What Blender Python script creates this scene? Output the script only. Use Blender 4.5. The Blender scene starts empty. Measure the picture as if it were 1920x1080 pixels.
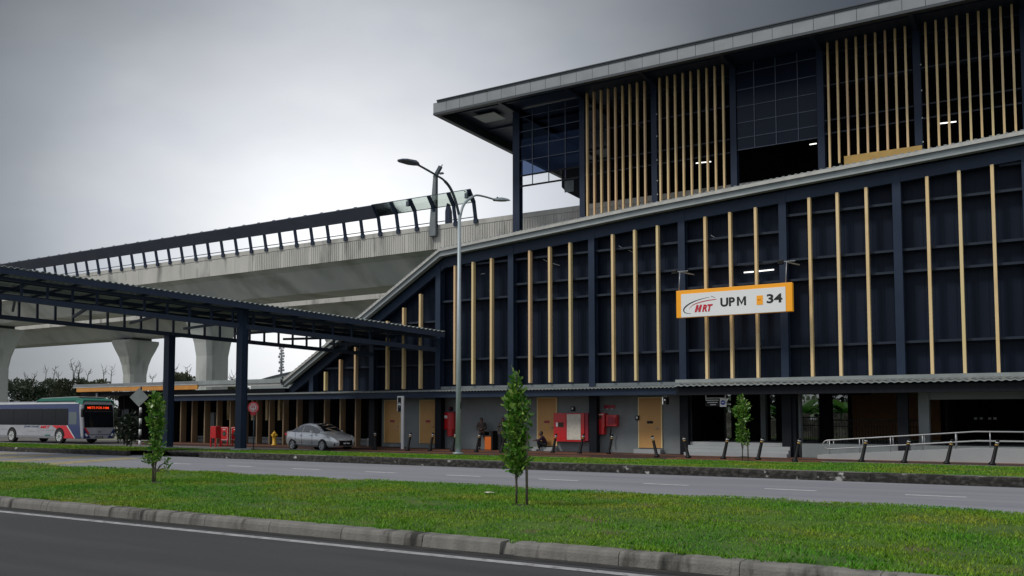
import bpy, bmesh, math, random
import numpy as np
from mathutils import Vector, Matrix
R = math.radians
random.seed(7)
rng = np.random.default_rng(11)
scene = bpy.context.scene
col = scene.collection
# ------------------------------------------------------------------ camera
FPX, CX, CY, YAW, TILT, ROLL, CAMH = 1708.15, 863.77, 680.53, 0.573453, 0.0616988, 0.00271, 1.7
Fv = Vector((-math.sin(YAW)*math.cos(TILT), math.cos(YAW)*math.cos(TILT), math.sin(TILT)))
R0 = Vector((math.cos(YAW), math.sin(YAW), 0)); U0 = R0.cross(Fv)
Rv = R0*math.cos(ROLL)+U0*math.sin(ROLL); Uv = -R0*math.sin(ROLL)+U0*math.cos(ROLL)
cam = bpy.data.cameras.new("camera"); camo = bpy.data.objects.new("camera", cam); col.objects.link(camo)
m = Matrix.Identity(4)
for i in range(3):
    m[i][0] = Rv[i]; m[i][1] = Uv[i]; m[i][2] = -Fv[i]
m[2][3] = CAMH
camo.matrix_world = m
cam.lens = FPX/1920*36; cam.sensor_width = 36
cam.shift_x = (960-CX)/1920; cam.shift_y = (CY-540)/1920
cam.clip_start = 0.1; cam.clip_end = 3000
scene.camera = camo
def ray(x, y): return Fv*FPX+Rv*(x-CX)-Uv*(y-CY)
def on_y(x, y, Y): d = ray(x, y); return d*(Y/d.y)+Vector((0, 0, CAMH))
def on_x(x, y, X): d = ray(x, y); return d*(X/d.x)+Vector((0, 0, CAMH))
def on_z(x, y, Z): d = ray(x, y); return d*((Z-CAMH)/d.z)+Vector((0, 0, CAMH))
def on_line(x, y, p, u):     # vertical plane through plan point p along plan direction u
    d = ray(x, y); n = Vector((u[1], -u[0])); t = (n.x*p[0]+n.y*p[1])/(n.x*d.x+n.y*d.y)
    return d*t+Vector((0, 0, CAMH))
# ------------------------------------------------------------------ world, sun, exposure
SUN_EL, SUN_AZ = R(48), R(215)      # azimuth from +Y clockwise; cloud-veiled sun over the left shoulder
w = bpy.data.worlds.new("World"); scene.world = w; w.use_nodes = True
nt = w.node_tree; N = nt.nodes; L = nt.links
for n in list(N): N.remove(n)
out = N.new('ShaderNodeOutputWorld'); bg = N.new('ShaderNodeBackground'); bg.inputs[1].default_value = 0.1
sky = N.new('ShaderNodeTexSky'); sky.sky_type = 'NISHITA'; sky.sun_disc = False
sky.sun_elevation = SUN_EL; sky.sun_rotation = SUN_AZ
tc = N.new('ShaderNodeTexCoord')
def vdot(vec, sock):
    d = N.new('ShaderNodeVectorMath'); d.operation = 'DOT_PRODUCT'; L.new(sock, d.inputs[0]); d.inputs[1].default_value = vec; return d.outputs['Value']
def ramp(sock, pts, interp='B_SPLINE'):
    r = N.new('ShaderNodeValToRGB'); L.new(sock, r.inputs[0]); r.color_ramp.interpolation = interp
    e = r.color_ramp.elements
    while len(e) < len(pts): e.new(0.5)
    for i, (p, c) in enumerate(pts): e[i].position = p; e[i].color = (c[0], c[1], c[2], 1) if isinstance(c, tuple) else (c, c, c, 1)
    return r.outputs[0]
def mth(op, a, b):
    q = N.new('ShaderNodeMath'); q.operation = op
    for i, v in enumerate((a, b)):
        if isinstance(v, (int, float)): q.inputs[i].default_value = v
        else: L.new(v, q.inputs[i])
    return q.outputs[0]
gd = ray(660, 500).normalized()
nz = N.new('ShaderNodeTexNoise'); nz.inputs['Scale'].default_value = 3.2; nz.inputs['Detail'].default_value = 5; nz.inputs['Roughness'].default_value = 0.5
mp = N.new('ShaderNodeMapping'); mp.inputs['Scale'].default_value = (1, 1, 2.2); L.new(tc.outputs['Generated'], mp.inputs[0]); L.new(mp.outputs[0], nz.inputs['Vector'])
ang = mth('ARCCOSINE', vdot(gd, tc.outputs['Generated']), 0)
ang = mth('ADD', ang, mth('MULTIPLY', mth('SUBTRACT', nz.outputs[0], 0.5), 0.11))
a = mth('DIVIDE', ang, R(60))     # 0..1 over 60 degrees
cloud = ramp(a, [(0.0, (1.0, 1.0, .98)), (0.09, (.84, .845, .85)), (0.20, (.55, .565, .595)), (0.31, (.29, .305, .325)), (0.43, (.115, .123, .134)), (0.56, (.055, .060, .068)), (1.0, (.40, .42, .46))], 'LINEAR')
nz2 = N.new('ShaderNodeTexNoise'); nz2.inputs['Scale'].default_value = 7; nz2.inputs['Detail'].default_value = 6
L.new(mp.outputs[0], nz2.inputs['Vector'])
var = ramp(nz2.outputs[0], [(0.3, (.93, .95, .985)), (0.7, (1.04, 1.03, 1.01))])
mx = N.new('ShaderNodeMix'); mx.data_type = 'RGBA'; mx.blend_type = 'MULTIPLY'; mx.inputs[0].default_value = 1; L.new(cloud, mx.inputs[6]); L.new(var, mx.inputs[7])
sc10 = N.new('ShaderNodeVectorMath'); sc10.operation = 'SCALE'; L.new(mx.outputs[2], sc10.inputs[0]); sc10.inputs[3].default_value = 10
mix = N.new('ShaderNodeMix'); mix.data_type = 'RGBA'; mix.inputs[0].default_value = 0.94
L.new(sky.outputs[0], mix.inputs[6]); L.new(sc10.outputs[0], mix.inputs[7])
L.new(mix.outputs[2], bg.inputs[0]); L.new(bg.outputs[0], out.inputs[0])
sd = bpy.data.lights.new("sun", 'SUN'); sd.energy = 1.4; sd.angle = R(13); sd.color = (1, .95, .87)
so = bpy.data.objects.new("sun", sd); col.objects.link(so)
sv = Vector((math.sin(SUN_AZ)*math.cos(SUN_EL), math.cos(SUN_AZ)*math.cos(SUN_EL), math.sin(SUN_EL)))
so.rotation_euler = sv.to_track_quat('Z', 'Y').to_euler(); so.location = (0, 0, 60)
scene.view_settings.view_transform = 'Standard'; scene.view_settings.look = 'None'
scene.view_settings.exposure = 0.35; scene.view_settings.gamma = 1
scene.render.engine = 'CYCLES'
# ------------------------------------------------------------------ materials
def mat(name, c, rough=.6, metal=0, c2=None, ns=3.0, det=4, bump=0, bs=20, coat=0, emit=0, spec=.5, lo=.35, hi=.65, stretch=None, c3=None, ns3=1.0, lo3=.5, hi3=.62, objc=False, trans=0):
    M = bpy.data.materials.new(name); M.use_nodes = True
    t = M.node_tree; n = t.nodes; l = t.links; b = n['Principled BSDF']
    b.inputs['Base Color'].default_value = (*c, 1); b.inputs['Roughness'].default_value = rough; b.inputs['Metallic'].default_value = metal
    b.inputs['Specular IOR Level'].default_value = spec; b.inputs['Coat Weight'].default_value = coat
    if trans: b.inputs['Transmission Weight'].default_value = trans
    if emit: b.inputs['Emission Color'].default_value = (*c, 1); b.inputs['Emission Strength'].default_value = emit
    if c2 or bump or c3:
        if objc: co = n.new('ShaderNodeTexCoord').outputs['Object']
        else: co = n.new('ShaderNodeNewGeometry').outputs['Position']
        if stretch:
            mpp = n.new('ShaderNodeMapping'); mpp.inputs['Scale'].default_value = stretch; l.new(co, mpp.inputs[0]); co2 = mpp.outputs[0]
        else: co2 = co
    if c2:
        z = n.new('ShaderNodeTexNoise'); z.inputs['Scale'].default_value = ns; z.inputs['Detail'].default_value = det; l.new(co2, z.inputs['Vector'])
        r = n.new('ShaderNodeValToRGB'); r.color_ramp.elements[0].position = lo; r.color_ramp.elements[1].position = hi
        r.color_ramp.elements[0].color = (*c, 1); r.color_ramp.elements[1].color = (*c2, 1); l.new(z.outputs[0], r.inputs[0])
        last = r.outputs[0]
        if c3:
            z3 = n.new('ShaderNodeTexNoise'); z3.inputs['Scale'].default_value = ns3; z3.inputs['Detail'].default_value = 6; l.new(co2, z3.inputs['Vector'])
            r3 = n.new('ShaderNodeValToRGB'); r3.color_ramp.elements[0].position = lo3; r3.color_ramp.elements[1].position = hi3
            r3.color_ramp.elements[0].color = (0, 0, 0, 1); r3.color_ramp.elements[1].color = (1, 1, 1, 1); l.new(z3.outputs[0], r3.inputs[0])
            x = n.new('ShaderNodeMix'); x.data_type = 'RGBA'; l.new(r3.outputs[0], x.inputs[0]); l.new(last, x.inputs[6]); x.inputs[7].default_value = (*c3, 1); last = x.outputs[2]
        l.new(last, b.inputs['Base Color'])
    if bump:
        z = n.new('ShaderNodeTexNoise'); z.inputs['Scale'].default_value = bs; z.inputs['Detail'].default_value = 5; l.new(co, z.inputs['Vector'])
        bp = n.new('ShaderNodeBump'); bp.inputs['Strength'].default_value = bump; bp.inputs['Distance'].default_value = .02; l.new(z.outputs[0], bp.inputs['Height']); l.new(bp.outputs[0], b.inputs['Normal'])
    return M
def glass_mat(name, tint, mixf, rough=.03):
    M = bpy.data.materials.new(name); M.use_nodes = True; t = M.node_tree; n = t.nodes; l = t.links
    for q in list(n): n.remove(q)
    o = n.new('ShaderNodeOutputMaterial'); tr = n.new('ShaderNodeBsdfTransparent'); tr.inputs[0].default_value = (*tint, 1)
    g = n.new('ShaderNodeBsdfGlossy'); g.inputs['Roughness'].default_value = rough; g.inputs[0].default_value = (.8, .85, .9, 1)
    fr = n.new('ShaderNodeFresnel'); fr.inputs[0].default_value = 1.45
    ad = n.new('ShaderNodeMath'); ad.inputs[1].default_value = mixf; l.new(fr.outputs[0], ad.inputs[0])
    x = n.new('ShaderNodeMixShader'); l.new(ad.outputs[0], x.inputs[0]); l.new(tr.outputs[0], x.inputs[1]); l.new(g.outputs[0], x.inputs[2]); l.new(x.outputs[0], o.inputs[0])
    return M
M = {}
M['asphalt_near'] = mat('asphalt_near', (.036, .037, .039), .85, c2=(.046, .047, .049), ns=70, bump=.6, bs=90, c3=(.058, .058, .058), ns3=.9, lo3=.45, hi3=.75, stretch=(.22, 1.6, 1))  # base darker than the far road; vignette darkening put into the colour
M['asphalt_far'] = mat('asphalt_far', (.21, .215, .24), .85, c2=(.25, .255, .28), ns=.35, bump=.3, bs=60, c3=(.175, .18, .195), ns3=.8, lo3=.5, hi3=.8, stretch=(.25, 2.2, 1))
M['asphalt_bay'] = mat('asphalt_bay', (.10, .095, .09), .9, c2=(.15, .14, .13), ns=.8, bump=.3, bs=60)
M['paint_white'] = mat('paint_white', (.40, .40, .40), .7, c2=(.27, .27, .27), ns=5, c3=(.09, .09, .09), ns3=9, lo3=.56, hi3=.68)
M['paint_faded'] = mat('paint_faded', (.74, .74, .75), .7, c2=(.52, .52, .53), ns=6)
M['paint_yellow'] = mat('paint_yellow', (.42, .36, .18), .7, c2=(.22, .19, .12), ns=3)
M['kerb_near'] = mat('kerb_near', (.15, .145, .13), .9, c2=(.21, .20, .18), ns=2, bump=.6, bs=35, c3=(.028, .028, .024), ns3=1.5, lo3=.52, hi3=.66, stretch=(2.6, .7, .7))
M['kerb_far'] = mat('kerb_far', (.016, .015, .013), .95, c2=(.07, .068, .06), ns=7, bump=.9, bs=25, c3=(.36, .36, .34), ns3=2.1, lo3=.66, hi3=.70, stretch=(1, 1, 1.4), lo=.45, hi=.7)
M['kerb_top'] = mat('kerb_top', (.20, .19, .17), .95, c2=(.11, .12, .08), ns=2, bump=.5, bs=25)
M['soil'] = mat('soil', (.05, .04, .028), .95, c2=(.03, .03, .018), ns=3, bump=.6, bs=12)
M['grass_base'] = mat('grass_base', (.04, .10, .010), .95, c2=(.075, .14, .014), ns=1.2, bump=.9, bs=40, c3=(.12, .095, .045), ns3=1.1, lo3=.58, hi3=.7)
M['paving'] = mat('paving', (.045, .022, .018), .6, c2=(.065, .032, .024), ns=1.2, bump=.3, bs=30)
M['paving_orange'] = mat('paving_orange', (.30, .115, .045), .7, c2=(.22, .09, .04), ns=2)
M['concrete'] = mat('concrete', (.49, .51, .51), .85, c2=(.60, .61, .60), ns=.5, bump=.25, bs=6, c3=(.27, .285, .25), ns3=.35, lo3=.50, hi3=.70, stretch=(1, .5, .6))
M['parapet'] = mat('parapet', (.55, .54, .50), .85, c2=(.46, .455, .42), ns=.8, bump=.2, bs=8, c3=(.20, .20, .19), ns3=1.1, lo3=.56, hi3=.75, stretch=(1, 1, .25))
M['pier'] = mat('pier', (.42, .45, .43), .85, c2=(.50, .52, .49), ns=.4, bump=.2, bs=6, c3=(.18, .19, .18), ns3=.5, lo3=.55, hi3=.75, stretch=(1, 1, .3))
M['navy'] = mat('navy', (.011, .023, .050), .5, c2=(.017, .031, .062), ns=.8, spec=.3)
M['navy_panel'] = mat('navy_panel', (.0034, .0085, .0215), .5, spec=.18, c2=(.0060, .0125, .029), ns=.45, stretch=(1.2, 1, .35))
M['navy_dark'] = mat('navy_dark', (.004, .0055, .010), .6, spec=.25)
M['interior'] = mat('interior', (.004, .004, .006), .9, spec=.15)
M['girt'] = mat('girt', (.017, .026, .044), .5, spec=.3)
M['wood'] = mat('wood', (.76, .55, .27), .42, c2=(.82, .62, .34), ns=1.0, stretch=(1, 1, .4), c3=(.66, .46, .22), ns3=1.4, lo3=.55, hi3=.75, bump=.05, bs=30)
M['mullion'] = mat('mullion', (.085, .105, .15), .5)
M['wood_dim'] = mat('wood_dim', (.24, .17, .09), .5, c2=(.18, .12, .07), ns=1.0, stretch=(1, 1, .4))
M['wood_red'] = mat('wood_red', (.74, .50, .28), .42, c2=(.70, .50, .28), ns=1.0, stretch=(1, 1, .4))
M['wood_pale'] = mat('wood_pale', (.72, .58, .28), .42, c2=(.78, .60, .33), ns=1.0, stretch=(1, 1, .4))
M['barrier'] = mat('barrier', (.055, .066, .10), .5, c2=(.07, .08, .115), ns=1)
M['silver'] = mat('silver', (.33, .36, .355), .5, metal=.35, c2=(.27, .30, .30), ns=2, stretch=(1, 1, .5))
M['silver_light'] = mat('silver_light', (.50, .50, .47), .55, metal=.2, c2=(.40, .40, .38), ns=3)
M['gutter'] = mat('gutter', (.15, .175, .185), .5, metal=.3, c2=(.19, .215, .22), ns=2)
M['fascia'] = mat('fascia', (.20, .215, .225), .45, metal=.35, c2=(.24, .255, .265), ns=1.2)
M['fascia_dark'] = mat('fascia_dark', (.05, .058, .066), .5, metal=.2)
M['soffit'] = mat('soffit', (.018, .028, .055), .5, c2=(.024, .034, .065), ns=.6)
M['wall_grey'] = mat('wall_grey', (.185, .205, .212), .8, c2=(.215, .235, .240), ns=.7, bump=.1, bs=12, c3=(.12, .13, .135), ns3=.6, lo3=.55, hi3=.8)
M['concrete_wall'] = mat('concrete_wall', (.30, .32, .33), .8, c2=(.35, .365, .37), ns=.8, bump=.15, bs=12)
M['door'] = mat('door', (.50, .27, .085), .5, c2=(.54, .30, .10), ns=1.5)
M['orange'] = mat('orange', (.62, .27, .045), .45, c2=(.55, .23, .04), ns=2)
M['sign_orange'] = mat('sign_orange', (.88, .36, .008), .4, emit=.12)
M['bin_orange'] = mat('bin_orange', (.65, .14, .012), .4)
M['sign_white'] = mat('sign_white', (.86, .88, .88), .45)
M['black'] = mat('black', (.006, .006, .007), .5, spec=.25)
M['rubber'] = mat('rubber', (.012, .012, .012), .8)
M['red'] = mat('red', (.52, .006, .010), .35, coat=.3)
M['darkred'] = mat('darkred', (.28, .01, .03), .45)
M['sign_red'] = mat('sign_red', (.62, .012, .03), .4)
M['text_red'] = mat('text_red', (.58, .008, .03), .4)
M['text_black'] = mat('text_black', (.008, .008, .009), .5)
M['paper'] = mat('paper', (.62, .58, .50), .7, c2=(.52, .49, .42), ns=6)
M['white'] = mat('white', (.72, .73, .73), .45)
M['whiteish'] = mat('whiteish', (.55, .57, .57), .5)
M['steel'] = mat('steel', (.38, .39, .40), .4, metal=.5)
M['pole'] = mat('pole', (.40, .46, .48), .5, metal=.35, c2=(.34, .40, .42), ns=2, stretch=(1, 1, .3))
M['pole_dark'] = mat('pole_dark', (.075, .095, .12), .5, metal=.3)
M['lamp_head'] = mat('lamp_head', (.055, .07, .10), .45, metal=.2)
M['yellow'] = mat('yellow', (.62, .36, .02), .45)
M['yellow_board'] = mat('yellow_board', (.52, .33, .09), .7, c2=(.42, .27, .08), ns=2)
M['blue'] = mat('blue', (.02, .05, .30), .4)
M['tube'] = mat('tube', (1, .98, .92), emit=1.3)
M['led'] = mat('led', (1, .10, .02), emit=.55)
M['glass'] = glass_mat('glass', (.34, .40, .52), .0)
M['glass'].node_tree.nodes['Glossy BSDF'].inputs[0].default_value = (.16, .24, .42, 1)
M['navy_glass'] = mat('navy_glass', (.004, .010, .024), .3, spec=.2, c2=(.007, .014, .03), ns=.5)
M['glass_clear'] = glass_mat('glass_clear', (.86, .90, .86), .0)
M['glass_dark'] = mat('glass_dark', (.008, .010, .013), .06, spec=.9)
M['bus_window'] = mat('bus_window', (.004, .005, .008), .12, spec=.2)
M['car_window'] = mat('car_window', (.10, .11, .115), .08, spec=.9)
M['car_silver'] = mat('car_silver', (.66, .67, .68), .28, metal=.5, coat=.8)
M['bus_white'] = mat('bus_white', (.40, .41, .44), .35, coat=.3, c2=(.33, .34, .37), ns=2)
M['bus_blue'] = mat('bus_blue', (.018, .035, .13), .3, coat=.4)
M['bus_green'] = mat('bus_green', (.015, .16, .11), .4)
M['bus_red'] = mat('bus_red', (.60, .02, .035), .35)
M['bark'] = mat('bark', (.05, .042, .032), .9, c2=(.08, .07, .05), ns=12, bump=.4, bs=30)
M['bark_pale'] = mat('bark_pale', (.12, .11, .095), .9, c2=(.17, .15, .13), ns=5)
M['stake'] = mat('stake', (.10, .085, .065), .9, c2=(.14, .12, .09), ns=8)
M['skin'] = mat('skin', (.09, .045, .03), .6)
M['hair'] = mat('hair', (.008, .007, .006), .6)
M['cloth_brown'] = mat('cloth_brown', (.016, .012, .012), .9, c2=(.04, .026, .022), ns=18)
M['cloth_trousers'] = mat('cloth_trousers', (.010, .009, .010), .9)
M['cloth_pattern'] = mat('cloth_pattern', (.010, .010, .010), .9, c2=(.16, .14, .10), ns=14, lo=.55, hi=.6)
M['cloth_maroon'] = mat('cloth_maroon', (.030, .012, .028), .9)
M['cloth_dark'] = mat('cloth_dark', (.010, .010, .012), .9)
M['block'] = mat('block', (.13, .13, .12), .9, c2=(.24, .23, .22), ns=2.5, lo=.48, hi=.52)
def leafmat(name, c, c2, c3, rough=.4, ns=9, tl=.25):
    X = bpy.data.materials.new(name); X.use_nodes = True; t = X.node_tree; n = t.nodes; l = t.links; b = n['Principled BSDF']
    g = n.new('ShaderNodeNewGeometry'); r = n.new('ShaderNodeValToRGB'); e = r.color_ramp.elements
    e[0].position = 0; e[0].color = (*c, 1); e[1].position = 1; e[1].color = (*c3, 1); k = e.new(.6); k.color = (*c2, 1)
    l.new(g.outputs['Random Per Island'], r.inputs[0]); l.new(r.outputs[0], b.inputs['Base Color'])
    b.inputs['Roughness'].default_value = rough
    tr = n.new('ShaderNodeBsdfTranslucent'); l.new(r.outputs[0], tr.inputs[0]); x = n.new('ShaderNodeMixShader'); x.inputs[0].default_value = tl
    o = [q for q in n if q.type == 'OUTPUT_MATERIAL'][0]; l.new(b.outputs[0], x.inputs[1]); l.new(tr.outputs[0], x.inputs[2]); l.new(x.outputs[0], o.inputs[0])
    return X
M['leaf'] = leafmat('leaf', (.035, .125, .012), (.09, .24, .025), (.32, .45, .10), .3)
M['leaf_far'] = leafmat('leaf_far', (.045, .070, .042), (.065, .095, .055), (.10, .13, .08), .6)  # greens lightened so distance haze sits in the leaf colour
M['leaf_olive'] = leafmat('leaf_olive', (.065, .085, .05), (.09, .11, .06), (.13, .15, .08), .6)
M['leaf_banana'] = leafmat('leaf_banana', (.08, .30, .03), (.14, .42, .06), (.25, .55, .10), .4, tl=.4)
M['leaf_dark'] = leafmat('leaf_dark', (.006, .014, .006), (.010, .022, .009), (.018, .035, .014), .5)
def grassmat(name):
    X = bpy.data.materials.new(name); X.use_nodes = True; t = X.node_tree; n = t.nodes; l = t.links; b = n['Principled BSDF']
    g = n.new('ShaderNodeNewGeometry'); z = n.new('ShaderNodeTexNoise'); z.inputs['Scale'].default_value = .42; z.inputs['Detail'].default_value = 4; l.new(g.outputs['Position'], z.inputs['Vector'])
    r = n.new('ShaderNodeValToRGB'); e = r.color_ramp.elements; e[0].position = .36; e[0].color = (.070, .250, .010, 1); e[1].position = .64; e[1].color = (.230, .290, .022, 1); k = e.new(.5); k.color = (.130, .290, .012, 1)
    l.new(z.outputs[0], r.inputs[0])
    r2 = n.new('ShaderNodeValToRGB'); e = r2.color_ramp.elements; e[0].color = (.55, .6, .5, 1); e[1].color = (1.35, 1.25, 1.2, 1); l.new(g.outputs['Random Per Island'], r2.inputs[0])
    x = n.new('ShaderNodeMix'); x.data_type = 'RGBA'; x.blend_type = 'MULTIPLY'; x.inputs[0].default_value = 1; l.new(r.outputs[0], x.inputs[6]); l.new(r2.outputs[0], x.inputs[7])
    l.new(x.outputs[2], b.inputs['Base Color']); b.inputs['Roughness'].default_value = .6; b.inputs['Specular IOR Level'].default_value = .25
    return X
M['grass'] = grassmat('grass')
# ------------------------------------------------------------------ mesh helpers
class MB:
    def __init__(s): s.v = []; s.f = []; s.mi = []; s.cur = 0; s.sm = []
    def add(s, vs, fs, smooth=False):
        b = len(s.v); s.v += [tuple(q) for q in vs]
        for f in fs: s.f.append(tuple(b+i for i in f)); s.mi.append(s.cur); s.sm.append(smooth)
        return s
    def box(s, x0, x1, y0, y1, z0, z1):
        vs = [(x, y, z) for z in (z0, z1) for y in (y0, y1) for x in (x0, x1)]
        return s.add(vs, [(0, 2, 3, 1), (4, 5, 7, 6), (0, 1, 5, 4), (2, 6, 7, 3), (0, 4, 6, 2), (1, 3, 7, 5)])
    def bar(s, p, q, wx, wz, up=(0, 0, 1)):       # rectangular bar p->q
        p = Vector(p); q = Vector(q); d = (q-p).normalized(); u = Vector(up)
        if abs(d.dot(u)) > .98: u = Vector((0, 1, 0))
        a = d.cross(u).normalized()*wx/2; b = a.cross(d).normalized()*wz/2
        vs = [c+i*a+j*b for c in (p, q) for j in (-1, 1) for i in (-1, 1)]
        return s.add(vs, [(0, 2, 3, 1), (4, 5, 7, 6), (0, 1, 5, 4), (2, 6, 7, 3), (0, 4, 6, 2), (1, 3, 7, 5)])
    def tube(s, pts, r, n=8, cap=True):
        pts = [Vector(p) for p in pts]; rs = r if isinstance(r, (list, tuple)) else [r]*len(pts)
        vs = []; prev = None
        for i, p in enumerate(pts):
            d = (pts[min(i+1, len(pts)-1)]-pts[max(i-1, 0)]).normalized()
            if prev is None: a = d.orthogonal().normalized()
            else: a = (prev-d*prev.dot(d)).normalized()
            prev = a; b = d.cross(a)
            for k in range(n): t = 2*math.pi*k/n; vs.append(p+(a*math.cos(t)+b*math.sin(t))*rs[i])
        fs = [(i*n+k, i*n+(k+1) % n, (i+1)*n+(k+1) % n, (i+1)*n+k) for i in range(len(pts)-1) for k in range(n)]
        s.add(vs, fs, n > 5)
        if cap: s.add(vs[:n], [tuple(range(n))[::-1]]); s.add(vs[-n:], [tuple(range(n))])
        return s
    def cyl(s, c, axis, r, h, n=16):
        c = Vector(c); a = Vector(axis).normalized(); return s.tube([c-a*h/2, c+a*h/2], r, n)
    def prism(s, poly, fn, a, b):      # poly 2D -> fn(u,v,w) 3D, extruded w a..b
        n = len(poly); vs = [fn(u, v, a) for u, v in poly]+[fn(u, v, b) for u, v in poly]
        fs = [tuple(range(n))[::-1], tuple(range(n, 2*n))]+[(i, (i+1) % n, n+(i+1) % n, n+i) for i in range(n)]
        return s.add(vs, fs)
    def ball(s, c, r, n=10, m_=7, sq=(1, 1, 1)):
        vs = []; fs = []
        for i in range(m_+1):
            t = math.pi*i/m_
            for k in range(n): p = 2*math.pi*k/n; vs.append((c[0]+r*sq[0]*math.sin(t)*math.cos(p), c[1]+r*sq[1]*math.sin(t)*math.sin(p), c[2]+r*sq[2]*math.cos(t)))
        for i in range(m_):
            for k in range(n): fs.append((i*n+k, (i+1)*n+k, (i+1)*n+(k+1) % n, i*n+(k+1) % n))
        return s.add(vs, fs, True)
    def build(s, name, mats, parent=None, bevel=0, **tags):
        off = parent_world(parent) if parent else (0, 0, 0)
        me = bpy.data.meshes.new(name); me.from_pydata([(x-off[0], y-off[1], z-off[2]) for x, y, z in s.v], [], s.f)
        for q in (mats if isinstance(mats, (list, tuple)) else [mats]): me.materials.append(M[q] if isinstance(q, str) else q)
        me.polygons.foreach_set('material_index', s.mi); me.polygons.foreach_set('use_smooth', s.sm)
        bm = bmesh.new(); bm.from_mesh(me); bmesh.ops.remove_doubles(bm, verts=bm.verts, dist=1e-5); bmesh.ops.recalc_face_normals(bm, faces=bm.faces); bm.to_mesh(me); bm.free()
        o = bpy.data.objects.new(name, me); col.objects.link(o)
        if parent: o.parent = parent
        if bevel:
            bv = o.modifiers.new('bevel', 'BEVEL'); bv.width = bevel; bv.segments = 2; bv.limit_method = 'ANGLE'
        for k, v in tags.items(): o[k] = v
        return o
def parent_world(p):
    x = Vector((0, 0, 0))
    while p: x += p.location; p = p.parent
    return x
def root(name, label, cat, loc=(0, 0, 0), rz=0, group=None):
    o = bpy.data.objects.new(name, None); o.empty_display_size = .2; col.objects.link(o); o.location = loc; o.rotation_euler.z = rz
    o['label'] = label; o['category'] = cat
    if group: o['group'] = group
    return o
def struct(name, mb, mats, bevel=0, kind='structure'): return mb.build(name, mats, bevel=bevel, kind=kind)
def copy_tree(o, parent=None):
    c = o.copy(); col.objects.link(c)
    if parent: c.parent = parent
    for ch in [q for q in bpy.data.objects if q.parent == o]: copy_tree(ch, c)
    return c
def text(s, size, matn, parent, origin, rx=R(90), rz=0, ext=.006, shear=0, off=0, name='lettering', align='LEFT', sx=1.0):
    cu = bpy.data.curves.new(name, 'FONT'); cu.body = s; cu.size = size; cu.extrude = ext; cu.shear = shear; cu.offset = off; cu.align_x = align
    t = bpy.data.objects.new(name+'_tmp', cu); col.objects.link(t)
    dg = bpy.context.evaluated_depsgraph_get(); me = bpy.data.meshes.new_from_object(t.evaluated_get(dg))
    bpy.data.objects.remove(t); me.materials.clear(); me.materials.append(M[matn])
    o = bpy.data.objects.new(name, me); col.objects.link(o); o.parent = parent
    off3 = parent_world(parent)
    o.location = Vector(origin)-off3; o.rotation_euler = (rx, 0, rz); o.scale = (sx, 1, 1)
    return o
def leafcloud(name, mats, centers, radii, n, size, parent=None, aspect=.5, up=.3, shell=.3, seed=1, fine=False, **tags):
    # many small leaf-shaped faces scattered through several ellipsoids
    g = np.random.default_rng(seed); C = np.array(centers, float); Rr = np.array(radii, float)
    wgt = np.prod(Rr, axis=1)**.7; idx = g.choice(len(C), n, p=wgt/wgt.sum())
    d = g.normal(size=(n, 3)); d /= np.linalg.norm(d, axis=1)[:, None]
    rad = (shell+(1-shell)*g.random(n)**.6)[:, None]
    P = C[idx]+d*rad*Rr[idx]
    ax = g.normal(size=(n, 3))*.7+d*.6; ax[:, 2] += up; ax /= np.linalg.norm(ax, axis=1)[:, None]
    t = np.cross(ax, g.normal(size=(n, 3))); t /= np.linalg.norm(t, axis=1)[:, None]
    nn = np.cross(ax, t)
    s = (size*(.6+.8*g.random(n)))[:, None]; w_ = s*aspect
    if fine:
        V = np.stack([P, P+ax*s*.4+t*w_*.36+nn*s*.03, P+ax*s*.78+t*w_*.46+nn*s*.06, P+ax*s, P+ax*s*.78-t*w_*.46+nn*s*.06, P+ax*s*.4-t*w_*.36+nn*s*.03], 1).reshape(-1, 3)
        F = np.arange(6*n).reshape(-1, 6)
    else:
        V = np.stack([P, P+ax*s*.55+t*w_*.5+nn*s*.05, P+ax*s, P+ax*s*.55-t*w_*.5+nn*s*.05], 1).reshape(-1, 3)
        F = np.arange(4*n).reshape(-1, 4)
    return npmesh(name, V, F, mats, parent, **tags)
def npmesh(name, V, F, mats, parent=None, **tags):
    if parent: V = V-np.array(parent_world(parent))
    me = bpy.data.meshes.new(name); k = F.shape[1]
    me.vertices.add(len(V)); me.vertices.foreach_set('co', V.astype(np.float32).ravel())
    me.loops.add(F.size); me.loops.foreach_set('vertex_index', F.astype(np.int32).ravel())
    me.polygons.add(len(F)); me.polygons.foreach_set('loop_start', np.arange(0, F.size, k, dtype=np.int32))
    me.update(calc_edges=True); me.validate()
    me.materials.append(M[mats] if isinstance(mats, str) else mats)
    o = bpy.data.objects.new(name, me); col.objects.link(o)
    if parent: o.parent = parent
    for a_, b_ in tags.items(): o[a_] = b_
    return o
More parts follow.
